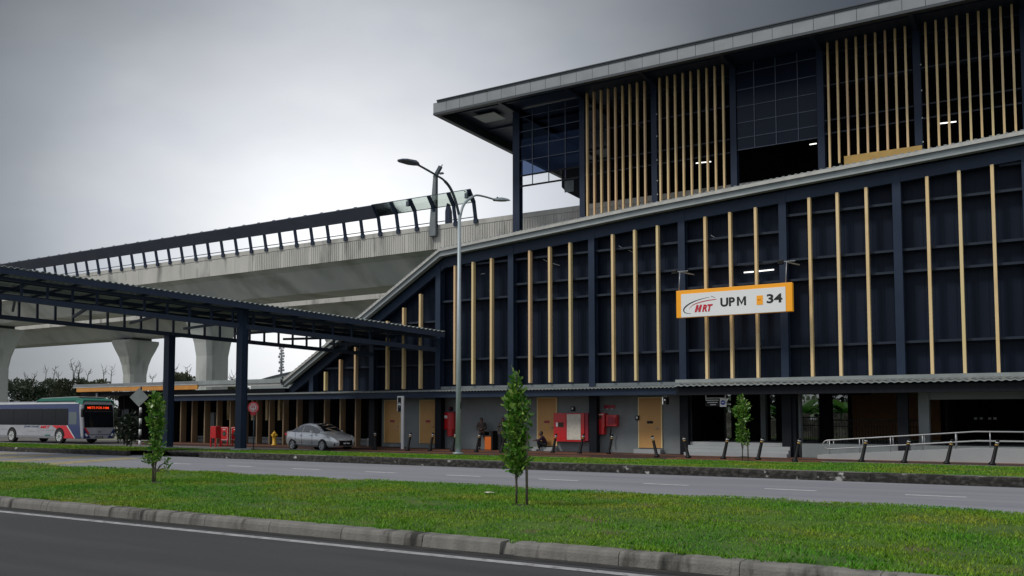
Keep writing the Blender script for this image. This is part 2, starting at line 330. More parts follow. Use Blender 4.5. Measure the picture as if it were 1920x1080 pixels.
# ------------------------------------------------------------------ ground, roads, kerbs
def undul(X, Y): return .02*math.sin(X*.7+1)*math.cos(Y*.9)+.012*math.sin(X*2.1+Y*1.7)
def sheet(x0, x1, y0, y1, nx, ny, zf):
    b = MB(); vs = [(x0+(x1-x0)*i/nx, y0+(y1-y0)*j/ny, zf(x0+(x1-x0)*i/nx, y0+(y1-y0)*j/ny)) for j in range(ny+1) for i in range(nx+1)]
    return b.add(vs, [(j*(nx+1)+i, j*(nx+1)+i+1, (j+1)*(nx+1)+i+1, (j+1)*(nx+1)+i) for j in range(ny) for i in range(nx)], True)
struct('ground', MB().box(-700, 500, -60, 900, -.4, -.05), mat('ground_bounce', (.24, .23, .20), .95, c2=(.16, .17, .10), ns=.15, bump=.4, bs=20))  # ground colour made pale to bounce light up onto the viaduct undersides
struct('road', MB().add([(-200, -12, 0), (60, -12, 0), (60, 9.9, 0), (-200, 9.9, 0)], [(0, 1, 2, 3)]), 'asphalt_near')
struct('road', MB().add([(-200, 18.3, 0), (60, 18.3, 0), (60, 27.6, 0), (-200, 27.6, 0)], [(0, 1, 2, 3)]), 'asphalt_far')
b = MB(); b.add([(-200, 9.42, .004), (60, 9.42, .004), (60, 9.59, .004), (-200, 9.59, .004)], [(0, 1, 2, 3)])
struct('road_marking', b, 'paint_white')
b = MB()
for k in range(-14, 16):
    x = -12.32+3.16*k
    if x < -29: continue
    b.add([(x, 23.12, .004), (x+1.2, 23.12, .004), (x+1.25, 23.27, .004), (x, 23.27, .004)], [(0, 1, 2, 3)])
struct('lane_marking', b, 'paint_faded')
b = MB()
for k in range(5):
    x = -31.5-k*3.0
    b.add([(x, 19.2+k*.4, .004), (x+1.3, 19.2+k*.4, .004), (x-1.0, 25.5, .004), (x-2.3, 25.5, .004)], [(0, 1, 2, 3)])
struct('lane_marking', b, 'paint_yellow')
# near kerb, jointed blocks, one of them broken
def kerb(x0, x1, yf, wd, h, block, batter=.03, gap=.005, jit=.003, skip=None, zb=0, endcut=0):
    b = MB(); x = x0; g = random.Random(5)
    while x < x1:
        dz = g.uniform(-jit, jit); dy = g.uniform(-jit, jit)
        hh = h+dz; e = min(x+block-gap, x1)
        if skip and skip(x, e):
            c = e-.20; prof = [(yf+dy, zb), (yf+dy+batter, hh-.02), (yf+dy+batter+.02, hh), (yf+wd, hh), (yf+wd, zb)]
            b.prism(prof, lambda u, v, w_: (w_, u, v), x, c)
            prof = [(yf+dy+.06, zb), (yf+dy+.09, hh*.45), (yf+.16, hh*.8), (yf+wd, hh-.01), (yf+wd, zb)]
            b.prism(prof, lambda u, v, w_: (w_, u, v), c, e)
        else:
            prof = [(yf+dy, zb), (yf+dy+batter*.4, hh-.06), (yf+dy+batter, hh-.02), (yf+dy+batter+.025, hh), (yf+wd, hh), (yf+wd, zb)]
            b.prism(prof, lambda u, v, w_: (w_, u, v), x, e)
        x += block
    return b
notch = on_z(832, 1010, .15).x
struct('kerb', kerb(-40+(notch % 1.4)-1.2+.2, 12, 10.0, .30, .165, 1.4, skip=lambda a, c: a < notch < c), 'kerb_near', bevel=.008)
struct('gutter', MB().add([(-200, 9.78, .004), (60, 9.78, .004), (60, 10.06, .005), (-200, 10.06, .005)], [(0, 1, 2, 3)]), mat('gutter_grime', (.016, .016, .015), .95, c2=(.05, .048, .042), ns=2.5, bump=.5, bs=40, lo=.45, hi=.75, stretch=(1, 4, 1)))
# median
struct('median', sheet(-60, 14, 10.28, 18.45, 150, 30, lambda X, Y: (.15+undul(X, Y)) if 10.4 < Y < 18.2 else (.13 if Y < 12 else .0)), 'grass_base')
# far kerb
far_front = [(-29.5, 27.1), (20, 27.35)]
b = kerb(-31.2, 20, 27.3, .22, .25, 1.8, jit=.012)
b.prism([(27.75, 0), (27.45, .2), (27.5, .25), (28.1, .25), (28.1, 0)], lambda u, v, w_: (w_, u, v), -33.4, -31.2)
struct('kerb', b, 'kerb_far', bevel=.01)
struct('kerb_edge', MB().box(-31.2, 20, 27.53, 27.70, .18, .256), 'kerb_top', bevel=.01)
struct('kerb', kerb(-75, -35.2, 26.6, .22, .22, 1.8, jit=.01), 'kerb_far', bevel=.01)
vb = lambda X: 33.8+max(0, min(1, (X+22)/12))*1.6+max(0, min(1, (X+8)/2))*1.2   # back edge of the verge
def vz(X, Y):
    t = (Y-27.7)/(vb(X)-27.7); return .25-.13*max(0, min(1, t))+.008*math.sin(X*3+Y*2)
def versheet(x0, x1, nx, y0=27.7, zf=vz, back=vb):
    b = MB(); ny = 8; vs = []
    for j in range(ny+1):
        for i in range(nx+1):
            X = x0+(x1-x0)*i/nx; Y = y0+(back(X)-y0)*j/ny; vs.append((X, Y, zf(X, Y)))
    return b.add(vs, [(j*(nx+1)+i, j*(nx+1)+i+1, (j+1)*(nx+1)+i+1, (j+1)*(nx+1)+i) for j in range(ny) for i in range(nx)], True)
struct('verge', versheet(-32.6, 20, 80), 'grass_base')
struct('verge', versheet(-75, -35.6, 60, 26.82, lambda X, Y: .22-.02*(Y-26.8)/3, lambda X: 31.5), 'grass_base')
struct('verge', MB().add([(-35.6, 28.1, .14), (-32.6, 27.9, .25), (-32.6, 33.8, .12), (-38, 33.8, .10), (-38, 31.5, .12)], [(0, 1, 2, 3, 4)]), 'grass_base')
# bus lay-by and platform
struct('driveway', MB().add([(-120, 31.4, .008), (-30.5, 31.4, .008), (-30.5, 38.4, .008), (-50, 38.4, .008), (-50, 45, .008), (-120, 45, .008)], [(0, 1, 2, 3, 4, 5)]), 'asphalt_bay')
struct('pavement', MB().box(-49.9, -30.5, 38.4, 50, -.05, .13).box(-30.5, 25, 33.6, 50, -.05, .105), 'paving')
b = MB()
for yy in (36.2, 38.6): b.box(-31.5, -16.8, yy, yy+.28, .09, .112)
b.box(-31.5, 20, 39.7, 39.95, .09, .1115)
b.box(-13.4, -7.4, 36.4, 36.75, .09, .1125).box(-13.4, -7.4, 37.6, 37.85, .09, .1135)
b.box(-49.8, -31.6, 38.6, 38.85, .11, .136).box(-49.8, -31.6, 39.5, 39.7, .11, .136)
struct('pavement_band', b, 'paving_orange')
b = MB(); g = random.Random(3); x = -30.4
while x < -7.5:
    e = x+1.15
    b.prism([(vb(x)-.02, 0), (vb(x)-.02, .135), (vb(x)+.2, .135), (vb(x)+.2, 0)], lambda u, v, w_: (w_, u, v), x, e-.02); x = e
b.box(-7.4, 20, 36.9, 37.15, 0, .13)
b.box(-37.5, -30.6, 33.7, 34.6, .0, .15)
struct('pavement_edge', b, 'kerb_top', bevel=.01)
# grass blades
def grass(name, n, xs, yf, zf, hmin, hmax, wd, seed):
    g = np.random.default_rng(seed); X = g.uniform(*xs, n)
    lo, hi = yf(X); Y = lo+(hi-lo)*g.random(n)
    cl = np.sin(X*1.9+np.sin(Y*2.3)*2)*np.sin(Y*2.1+np.cos(X*1.3)*2)
    wear = np.sin(X*.83+1.3*np.sin(Y*.7+X*.31))*np.sin(Y*1.17+1.1*np.sin(X*.53))+.35*np.sin(X*3.1+Y*2.2)*np.sin(Y*3.7-X*1.3)
    keep = g.random(n) > np.clip((wear-.45)*1.5, 0, .8); X = X[keep]; Y = Y[keep]; cl = cl[keep]; n = len(X)
    Z = zf(X, Y); h = g.uniform(hmin, hmax, n)*(1+.35*cl); a = g.uniform(0, 2*np.pi, n); ln = g.uniform(.2, .9, n)*h; la = g.uniform(0, 2*np.pi, n)
    w_ = wd*(.6+.8*g.random(n))
    p0 = np.stack([X-np.cos(a)*w_, Y-np.sin(a)*w_, Z], 1); p1 = np.stack([X+np.cos(a)*w_, Y+np.sin(a)*w_, Z], 1)
    p2 = np.stack([X+np.cos(la)*ln, Y+np.sin(la)*ln, Z+h], 1)
    V = np.stack([p0, p1, p2], 1).reshape(-1, 3)
    return npmesh(name, V, np.arange(3*n).reshape(-1, 3), 'grass', kind='stuff')
und = lambda X, Y: .145+.02*np.sin(X*.7+1)*np.cos(Y*.9)+.012*np.sin(X*2.1+Y*1.7)
grass('grass', 200000, (-22, 4), lambda X: (10.22+.03*np.sin(X*5)+.02*np.sin(X*13), 18.5+.06*np.sin(X*3)), und, .014, .046, .009, 1)
grass('grass', 60000, (-50, -22), lambda X: (10.25+0*X, 18.5+0*X), und, .02, .05, .014, 2)
vbn = np.vectorize(vb)
grass('grass', 70000, (-32.6, 3), lambda X: (27.66+.04*np.sin(X*4), vbn(X)+.02*np.sin(X*5)), lambda X, Y: .25-.13*np.clip((Y-27.7)/(vbn(X)-27.7), 0, 1)-.005, .02, .055, .014, 3)
grass('grass', 25000, (-60, -35.6), lambda X: (26.85+0*X, 31.5+0*X), lambda X, Y: .22-.02*(Y-26.8)/3, .02, .06, .02, 4)
# ------------------------------------------------------------------ station building
st = root('station_building', 'large navy and tan railway station with slatted facade and flat grey roof', 'station', (-18, 41, 0))
P_ = 4.57; C0 = -27.88
cols = [C0+P_*k for k in range(-2, 11)]
EAVE = [(-59.2, 4.09), (-39.5, 4.09), (-27.9, 11.07), (-23.2, 11.44), (-16.2, 11.98), (-10, 12.38), (-4.6, 12.70), (0, 12.98), (16, 13.9)]
EV = [(x*40.3/41, (z-1.7)*.983+1.7) for x, z in EAVE]
def ez(x, pl=EV):
    for (a_, za), (b_, zb) in zip(pl, pl[1:]):
        if a_ <= x <= b_: return za+(zb-za)*(x-a_)/(b_-a_)
    return pl[-1][1]
def strip(b, pl, t, u, y0, y1):      # sloping band under/over a polyline, y0..y1 deep
    for (a_, za), (c_, zc) in zip(pl, pl[1:]):
        b.prism([(a_, za+u), (c_, zc+u), (c_, zc+t), (a_, za+t)], lambda p, q, w_: (p, w_, q), y0, y1)
    return b
hi = EV[1:]
strip(MB(), hi, .0, -.16, 40.28, 40.5).build('roof_edge', 'silver_light', st)
strip(MB(), hi, -.165, -.36, 40.36, 40.62).build('gutter', 'gutter', st)
strip(MB(), hi, -.365, -.44, 40.33, 40.66).build('eave_trim', 'silver', st)
b = MB(); strip(b, hi, -.02, -.15, 40.5, 49.3); rf = b.build('roof', 'navy_dark', st)
# ribbed sheet edge along the top of the eave
b = MB(); x = hi[0][0]
while x < 12:
    z = ez(x); b.box(x, x+.11, 40.27, 41.2, z+.002, z+.035); x += .26
b.build('roof_rib', 'silver', rf)
beam = [(x, z) for x, z in hi]
strip(MB(), beam, -.46, -.98, 40.86, 41.1).build('eave_beam', 'navy', st)
# back wall panels with standing seams
b = MB(); xs = [-39.4]+[c for c in cols if c > -39.4]+[15]
x = -38.7
while x < 15:
    e = x+.38
    b.prism([(x, 3.0), (e-.03, 3.0), (e-.03, ez(e)-.5), (x, ez(x)-.5)], lambda p, q, w_: (p, w_, q), 41.445, 41.5)
    b.prism([(e-.03, 3.0), (e, 3.0), (e, ez(e)-.5), (e-.03, ez(e)-.5)], lambda p, q, w_: (p, w_, q), 41.46, 41.5)
    x = e
b.build('wall_panel', 'navy_panel', st)
# girts
for i in range(len(cols)-1):
    a_, c_ = cols[i]+.16, cols[i+1]-.16
    lv = [4.9, 7.8, 8.7, 10.0 if i < 6 else 10.67]
    if i >= 5: lv.append(11.7)
    if i < 2: lv = [4.68, 7.05]
    elif i == 2: lv = [4.9, 8.1, 10.0]
    for z in lv:
        aa = a_
        lim = min(ez(aa), ez(c_))-.98
        if z > ez(c_)-1.05: continue
        while ez(aa)-1.0 < z and aa < c_: aa += .1
        b = MB().box(aa, c_, 41.02, 41.40, z-.05, z+.05); b.build('girt', 'girt', st)
# columns of the lower hall (upper run then the deeper ground floor leg)
for i, c in enumerate(cols):
    if c < -38: continue
    b = MB(); zt = ez(c)-.5
    b.box(c-.16, c+.16, 40.84, 40.88, 3.3, zt).box(c-.03, c+.03, 40.88, 41.25, 3.3, zt).box(c-.16, c+.16, 41.25, 41.29, 3.3, zt)
    b.build('column', 'navy', st)
    MB().box(c-.2, c+.2, 40.9, 41.3, .1, 3.2).build('column', 'navy_dark', st, bevel=.01)
g = random.Random(9)
# lower fins
for i in range(len(cols)-1):
    for q in (1, 2, 3):
        x = cols[i]+P_*q/4
        if x < -38.5: continue
        zb = 3.36 if x < -27.5 else 3.55
        zt = ez(x)-.98 if i > 1 else ez(x)-1.35
        if x > -3: zt = min(zt, 12.1)
        if zt < zb+.4: zt = zb+.75
        MB().box(x-.06, x+.06, 40.75, 41.0, zb, zt).build('fin', g.choice(['wood', 'wood', 'wood_red', 'wood_pale']), st, bevel=.01)
MB().box(-38.5, -27.9, 40.9, 41.38, 3.18, 3.3).box(-27.7, 15, 40.9, 41.38, 3.3, 3.46).build('flashing', 'gutter', st)
# corrugated canopies
def wave(b, x0, x1, y0, z0, y1, z1, amp, per, th=.02, n=8):
    k = int((x1-x0)/per*n); vs = []
    for i in range(k+1):
        x = x0+(x1-x0)*i/k; a_ = amp*math.sin(2*math.pi*x/per)
        vs += [(x, y0, z0+a_), (x, y1, z1+a_), (x, y0, z0+a_-th), (x, y1, z1+a_-th)]
    fs = []
    for i in range(k):
        o = 4*i; p = o+4; fs += [(o, p, p+1, o+1), (o+2, o+3, p+3, p+2), (o, o+2, p+2, p)]
    return b.add(vs, fs)
cn = root_c = wave(MB(), -48.8, -14.15, 39.85, 3.20, 40.95, 3.28, .022, .19, .03).build('canopy_roof', 'silver', st)
wave(MB(), -14.1, 16, 39.5, 3.24, 41.0, 3.5, .022, .28, .04).build('canopy_roof', 'silver', st)
MB().box(-14.1, 16, 39.62, 39.7, 3.36, 3.5).build('canopy_trim', 'silver', st)
MB().box(-48.8, -14.15, 39.98, 40.1, 2.84, 3.14).build('canopy_beam', 'navy', st)
MB().box(-14.1, 16, 39.72, 39.84, 2.80, 3.14).build('canopy_beam', 'navy_dark', st)
b = MB()
for x in np.arange(-48, 16, 1.14): b.bar((x, 40.0, 2.95), (x, 41.6, 3.1), .05, .1)
b.box(-48.8, 16, 40.15, 41.9, 3.14, 3.165).build('canopy_soffit', 'interior', st)
# upper hall ---------------------------------------------------------------
X0, X1, YF, YB = -31.8, 20, 46.0, 64.0
rf = MB().box(X0+.1, X1, YF+.1, YB-.1, 21.36, 21.46).build('roof', 'soffit', st)
b = MB().box(X0+.04, X1, YF+.06, YF+.12, 20.74, 21.36).box(X0+.06, X0+.12, YF+.12, YB, 20.74, 21.36).build('fascia_frame', 'fascia_dark', rf)
b = MB(); x = X0
while x < X1-1: b.box(x, x+.965, YF, YF+.06, 20.80, 21.42); x += .985
y = YF+.06
while y < YB-1: b.box(X0, X0+.06, y, y+.965, 20.80, 21.42); y += .985
b.build('fascia_panel', 'fascia', rf)
b = MB().box(X0, X1, YF-.02, YF+.32, 20.66, 20.78).box(X0-.0, X0+.32, YF+.32, YB, 20.66, 20.78).box(X0+.4, X1, YB-.3, YB, 20.66, 21.36)
b.build('fascia_trim', 'fascia_dark', rf)
MB().box(X0+.3, X1, YF-.10, YF+.4, 21.50, 21.55).box(X0+.3, X1, YF-.05, YF+.4, 21.42, 21.50).build('roof_edge', 'fascia_dark', rf)
b = MB()
for k in range(0, 13): x = C0+P_*k; b.box(x-.1, x+.1, YF+.4, YB-.4, 21.10, 21.36)
for y in (48, 52, 56, 60): b.box(X0+.4, X1, y-.06, y+.06, 21.22, 21.355)
b.build('roof_beam', 'soffit', rf)
p = on_y(932, 237, 50); MB().box(p.x-1.1, p.x+.5, 48.8, 50.3, 21.16, 21.2).build('soffit_panel', 'silver', rf)  # paler opaque panel below the roof slab, no opening
UC = [C0+P_*k for k in range(0, 11)]
for k, c in enumerate(UC):
    hw = .24 if k == 0 else .17
    b = MB().box(c-hw, c+hw, 49.55, 49.6, 11.4, 21.3).box(c-.05, c+.05, 49.6, 49.95, 11.4, 21.3).box(c-hw, c+hw, 49.95, 50.0, 11.4, 21.3)
    b.build('column', 'navy', st)
    if k in (2, 5):
        q = MB()
        for z in (13.0, 14.6, 15.4, 16.6, 18.0, 19.3): q.box(c+hw, c+hw+.05, 49.5, 49.56, z, z+.06)
        q.build('bracket', 'whiteish', st)
for k in range(10):
    a_, c_ = UC[k]+.2, UC[k+1]-.2
    if k in (0, 3):
        zb = 16.37 if k == 0 else 16.5
        rows = [zb, 17.02 if k == 0 else 17.15, 18.0, 18.9, 19.85, 20.8]
        gp = MB().box(a_, c_, 49.66, 49.68, 17.04 if k == 0 else zb+.02, 21.3).build('window', 'glass' if k == 0 else 'navy_glass', st)
        q = MB()
        for z in rows: q.box(a_, c_, 49.62, 49.655, z-.02, z+.02)
        for j in (1, 2, 3): x = UC[k]+P_*j/4; q.box(x-.02, x+.02, 49.60, 49.655, zb, 21.3)
        q.build('frame', 'mullion', gp)
        if k == 0: MB().box(a_, c_, 49.56, 49.66, zb-.06, zb+.03).box(a_, c_, 49.57, 49.66, 16.98, 17.06).build('window_rail', 'navy_dark', gp)
    else:
        for z in ((16.4, 17.15, 19.0, 20.7) if k < 3 else (16.6, 17.3, 19.15, 20.85)):
            MB().box(a_, c_, 49.5, 49.56, z-.035, z+.035).build('girt', 'girt', st)
        for j in range(1, 10):
            x = UC[k]+P_*j/10
            if k > 7 or x > 6: continue
            lo_ = 12.6
            if k in (4,) and j > 1: lo_ = 14.9
            MB().box(x-.048, x+.048, 49.26, 49.46, lo_, 21.34).build('fin_upper' if False else 'slat', g.choice(['wood', 'wood', 'wood_pale', 'wood_red']), st)
a_ = on_y(1583, 300, 49.1).x; c_ = on_y(1729, 280, 49.1).x
MB().box(a_, c_, 49.05, 49.12, 13.0, 15.15).build('hoarding', 'yellow_board', st)
# interior shell of the upper hall
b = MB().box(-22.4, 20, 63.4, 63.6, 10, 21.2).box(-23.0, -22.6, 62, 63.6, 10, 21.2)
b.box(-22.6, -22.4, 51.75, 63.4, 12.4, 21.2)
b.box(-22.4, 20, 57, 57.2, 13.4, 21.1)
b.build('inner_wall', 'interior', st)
p = on_y(1053, 340, 60); q = on_y(1083, 374, 60)
b = MB().prism([(p.x, 19.6), (p.x, 18.9), (p.x+.35, 18.5), (q.x+.3, 17.75), (q.x+.3, 16), (q.x+1.2, 14), (-22, 14), (-22, 20.6), (p.x, 20.6)], lambda u, v, w_: (u, w_, v), 60, 61)
b.build('platform_screen', 'navy_dark', st)
MB().box(p.x+.25, p.x+1.0, 59.97, 60.0, 18.45, 19.3).build('window', 'gutter', st)
for (x0, y0, x1, y1) in ((1305, 306, 1333, 303), (1518, 271, 1531, 269), (1759, 232, 1793, 228)):
    a_ = on_y(x0, y0, 50.6); c_ = on_y(x1, y1, 50.6)
    MB().bar(a_, c_, .05, .05).build('tube_light', 'tube', st)
# lamps glimpsed through the lower panels
for (x0, y0, x1, y1) in ((1010, 482, 1026, 490), (1037, 494, 1050, 498), (1160, 461, 1168, 465), (1176, 468, 1188, 473), (1333, 441, 1345, 448), (902, 514, 909, 513)):
    a_ = on_y(x0, y0, 41.38); c_ = on_y(x1, y1, 41.38)
    MB().bar(a_, c_, .025, .025).build('tube_light', 'whiteish', st)
for (x0, y0, x1, y1) in ((1395, 511, 1413, 509.5), (1417, 509, 1451, 505.5)):
    a_ = on_y(x0, y0, 41.38); c_ = on_y(x1, y1, 41.38)
    MB().bar(a_, c_, .05, .05).build('tube_light', 'tube', st)
# ground floor wall, doors
WX0, WX1 = -32.25, -14.45
b = MB().box(WX0, WX1, 41.6, 41.9, .1, 3.14).box(WX1-.02, WX1+.28, 41.598, 47.5, .1, 3.14)
b.build('wall', 'wall_grey', st)
MB().box(-52, WX0, 43.6, 43.8, .1, 3.14).box(WX0-.25, WX0-.02, 41.5, 43.7, .1, 3.14).build('wall', 'interior', st)
for i, (a_, c_, zt) in enumerate(((-31.99, -30.9, 2.73), (-29.5, -28.45, 2.72), (-22.1, -21.05, 2.78), (-16.6, -15.5, 2.73))):
    b = MB().box(a_, c_, 41.54, 41.6, .36, zt).build('door', 'door', st)
    MB().box(a_-.05, a_, 41.52, 41.6, .36, zt+.05).box(c_, c_+.05, 41.52, 41.6, .36, zt+.05).box(a_, c_, 41.52, 41.6, zt, zt+.05).build('door_frame', 'wood_pale', b)
    xm = (a_+c_)/2; MB().box(xm-.15, xm+.15, 41.525, 41.54, 1.52, 1.64).build('door_plate', 'darkred' if i < 3 else 'black', b)
    MB().cyl((c_-.17, 41.5, 1.3), (0, 1, 0), .025, .08, 8).box(c_-.26, c_-.14, 41.46, 41.48, 1.285, 1.315).build('handle', 'steel', b)
    if i == 2 or i == 3: MB().box(a_-.12, c_+.1, 41.1, 41.598, .1, .30).build('door_step', 'concrete_wall', st)
    if i in (1, 2): MB().box(xm-.03, xm+.03, 41.53, 41.54, 1.2, 1.42).build('notice', 'yellow', b)
# ground floor fins on the left, with a pale kerb rail behind
for x in (-44.95, -43.75, -42.6, -41.4, -40.32, -39.16, -38.03, -35.85, -34.65, -33.5, -46.1, -47.3, -48.4):
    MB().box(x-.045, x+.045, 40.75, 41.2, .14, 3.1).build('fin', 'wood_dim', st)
for x in (-46.6, -45.4, -44.3, -43.0, -41.9): MB().box(x-.1, x+.1, 43.2, 43.5, 1.6, 3.1).build('fin', 'wood_pale', st)
MB().box(-52, -32.4, 42.6, 42.75, .42, .52).box(-52, -32.4, 42.75, 42.9, .13, .40).build('kerb_rail', 'concrete_wall', st)
MB().box(-47.6, -46.6, 42.0, 42.5, .35, 2.1).build('cabinet', 'wall_grey', st, bevel=.01)
MB().box(-33.2, -32.45, 41.45, 41.5, .12, .6).build('vent_panel', 'whiteish', st)
# bus bay shelter end of the building (orange fascia)
b = MB(); b.box(-59.3, -38.8, 40.2, 46, 4.02, 4.12); q = b.build('shelter_roof', 'silver', st)
MB().box(-46.1, -38.85, 40.14, 40.2, 3.86, 4.10).build('fascia', 'silver', q)
MB().box(-46.1, -38.85, 40.2, 40.3, 3.72, 3.85).build('gutter', 'silver_light', q)
MB().box(-59.3, -46.12, 40.14, 40.2, 3.92, 4.10).build('fascia', 'fascia', q)
MB().box(-58.8, -46.12, 40.12, 40.2, 3.58, 3.86).box(-58.86, -58.8, 40.12, 43, 3.58, 3.86).build('fascia', 'orange', q)
MB().box(-59.3, -46.12, 40.1, 40.3, 3.865, 3.915).build('gutter', 'silver_light', q)
MB().box(-59.0, -38.9, 40.6, 45.8, 3.3, 3.55).build('ceiling', 'navy_dark', q)
MB().box(-58.5, -38.9, 43.4, 43.6, .13, 3.3).box(-49.2, -49.0, 40.5, 43.4, .13, 3.3).build('wall', 'interior', st)
MB().cyl((-57.0, 40.5, 1.8), (0, 0, 1), .08, 3.4, 10).build('post', 'whiteish', st)
# right-hand entrance: steps, passage, plinths
for k in range(4):
    MB().box(-13.95, -9.45, 40.2+.3*k, 41.9, .1+.15*k, .25+.15*k-.003).build('step', 'concrete_wall' if k != 1 else 'concrete_wall', st)
MB().box(-14.2, 20, 41.9, 50, .1, .697).box(-9.0, 20, 41.0, 41.9, .1, .695).build('platform', 'wall_grey', st)
MB().box(-14.2, -9.2, 45.8, 47.4, .697, .74).build('planter_kerb', 'navy_dark', st)
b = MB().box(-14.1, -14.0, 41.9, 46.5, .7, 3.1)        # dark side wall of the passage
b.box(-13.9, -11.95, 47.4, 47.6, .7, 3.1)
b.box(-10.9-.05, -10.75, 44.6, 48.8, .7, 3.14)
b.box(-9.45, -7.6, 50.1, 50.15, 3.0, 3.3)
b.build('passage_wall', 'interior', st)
def colbox(px, py, Y, wpx, z0, z1, dp, m_, nm='column'):
    p = on_y(px, py, Y); q = on_y(px+wpx, py, Y); return MB().box(p.x, q.x, Y, Y+dp, z0, z1).build(nm, m_, st)
colbox(1426, 780, 44, 9, .7, 3.14, .4, 'wall_grey'); colbox(1405, 780, 45, 20, .7, 3.14, .5, 'interior')
colbox(1438, 780, 45, 3, .7, 3.14, .3, 'interior')
colbox(1480, 780, 41.0, 12, .1, 3.14, .5, 'navy_dark'); colbox(1493, 780, 41.5, 8, .1, 3.14, .4, 'wall_grey')
colbox(1536, 780, 43, 21, .7, 3.14, .6, 'interior'); colbox(1590, 780, 46, 6, .7, 3.14, .3, 'interior')
colbox(1722, 780, 41.4, 20, .1, 3.14, .5, 'wall_grey')
MB().box(-4.4, 18, 41.5, 41.9, 2.55, 3.14).build('wall', 'wall_grey', st)
MB().box(-4.2, 18, 47, 47.2, .7, 3.14).box(-3.6, -3.5, 42, 47, .7, 3.14).build('inner_wall', 'interior', st)
p = on_y(1596, 780, 52); MB().box(p.x, -3.6, 52, 52.2, .7, 3.3).build('timber_wall', mat('timber_wall', (.50, .24, .09), .7, c2=(.42, .19, .08), ns=2), st)
p = on_y(1826, 778, 46.9); b = MB()
for dx in (0, .22, .55, .75): b.box(p.x+dx, p.x+dx+.12, 46.95, 47.0, 1.75, 1.85)
b.build('wall_lamp', 'whiteish', st)
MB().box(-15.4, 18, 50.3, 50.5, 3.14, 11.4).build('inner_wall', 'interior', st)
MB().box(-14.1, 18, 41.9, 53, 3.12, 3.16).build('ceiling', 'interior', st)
for x in (-44, -39.5, -37, -33.2):
    pass
# hydrant sized fittings on the wall
def fit(name, label, cat, mb, m_, loc, subs=(), group=None):
    r = root(name, label, cat, loc, group=group); b = mb.build('body', m_, r, bevel=.008)
    for nm, sb, sm in subs: sb.build(nm, sm, r)
    return r
def blk(*a): return MB().box(*a)
fit('fire_cabinet', 'tall red fire hose cabinet on the grey wall behind the lamp post', 'fire cabinet', blk(-27.95, -27.1, 41.25, 41.58, 1.15, 2.05).box(-27.5, -27.2, 41.25, 41.58, .78, 1.15), 'red', (-27.5, 41.5, .8), [('label_plate', blk(-27.75, -27.5, 41.235, 41.25, 1.75, 1.9), 'white'), ('frame', blk(-27.97, -27.08, 41.24, 41.5, 2.05, 2.1), 'darkred')])
fit('fire_cabinet', 'wide red double cabinet with a pale notice panel, beside the crouching person', 'fire cabinet', blk(-21.0, -19.32, 41.15, 41.58, .6, 2.02), 'red', (-20.2, 41.5, .6),
    [('notice_board', blk(-20.25, -19.5, 41.13, 41.15, .7, 1.97), 'paper'), ('handle', blk(-20.85, -20.75, 41.12, 41.15, 1.35, 1.55), 'white'), ('latch', blk(-20.72, -20.45, 41.125, 41.15, 1.33, 1.55), 'soil'), ('side_panel', blk(-19.32, -19.12, 41.2, 41.58, .65, 2.03), 'darkred'), ('door_seam', blk(-20.32, -20.3, 41.14, 41.15, .6, 2.02), 'darkred')])
fit('fire_equipment', 'red fire breeching inlet boxes with black hose hanging on the grey wall', 'fire equipment', blk(-18.8, -18.25, 41.2, 41.58, 1.35, 2.02).box(-18.55, -18.3, 41.2, 41.58, .98, 1.35).box(-18.2, -17.65, 41.25, 41.58, 1.38, 1.93), 'red', (-18.2, 41.5, 1),
    [('label_plate', blk(-18.68, -18.4, 41.19, 41.2, 1.75, 1.87), 'soil'), ('lettering', blk(-18.75, -18.32, 41.19, 41.2, 1.92, 1.97), 'whiteish'), ('recess', blk(-18.1, -17.85, 41.235, 41.25, 1.45, 1.85), 'darkred'), ('inlet', blk(-17.83, -17.7, 41.2, 41.25, 1.5, 1.8), 'darkred'),
     ('hose', MB().tube([(-17.98, 41.3, 1.4), (-17.95, 41.3, 1.2), (-18.02, 41.35, 1.0), (-17.97, 41.4, .5)], .035, 8), 'black')])
# red warning lettering above the inlet
lt = root('fire_sign', 'small red lettered sign above the red inlet boxes', 'sign', (-18.1, 41.58, 2.2))
MB().box(-18.45, -17.85, 41.56, 41.59, 2.25, 2.42).build('plate', 'darkred', lt)
MB().box(-18.3, -18.22, 41.54, 41.56, 2.2, 2.24).box(-18.05, -17.98, 41.54, 41.56, 2.2, 2.24).build('marker', 'white', lt)
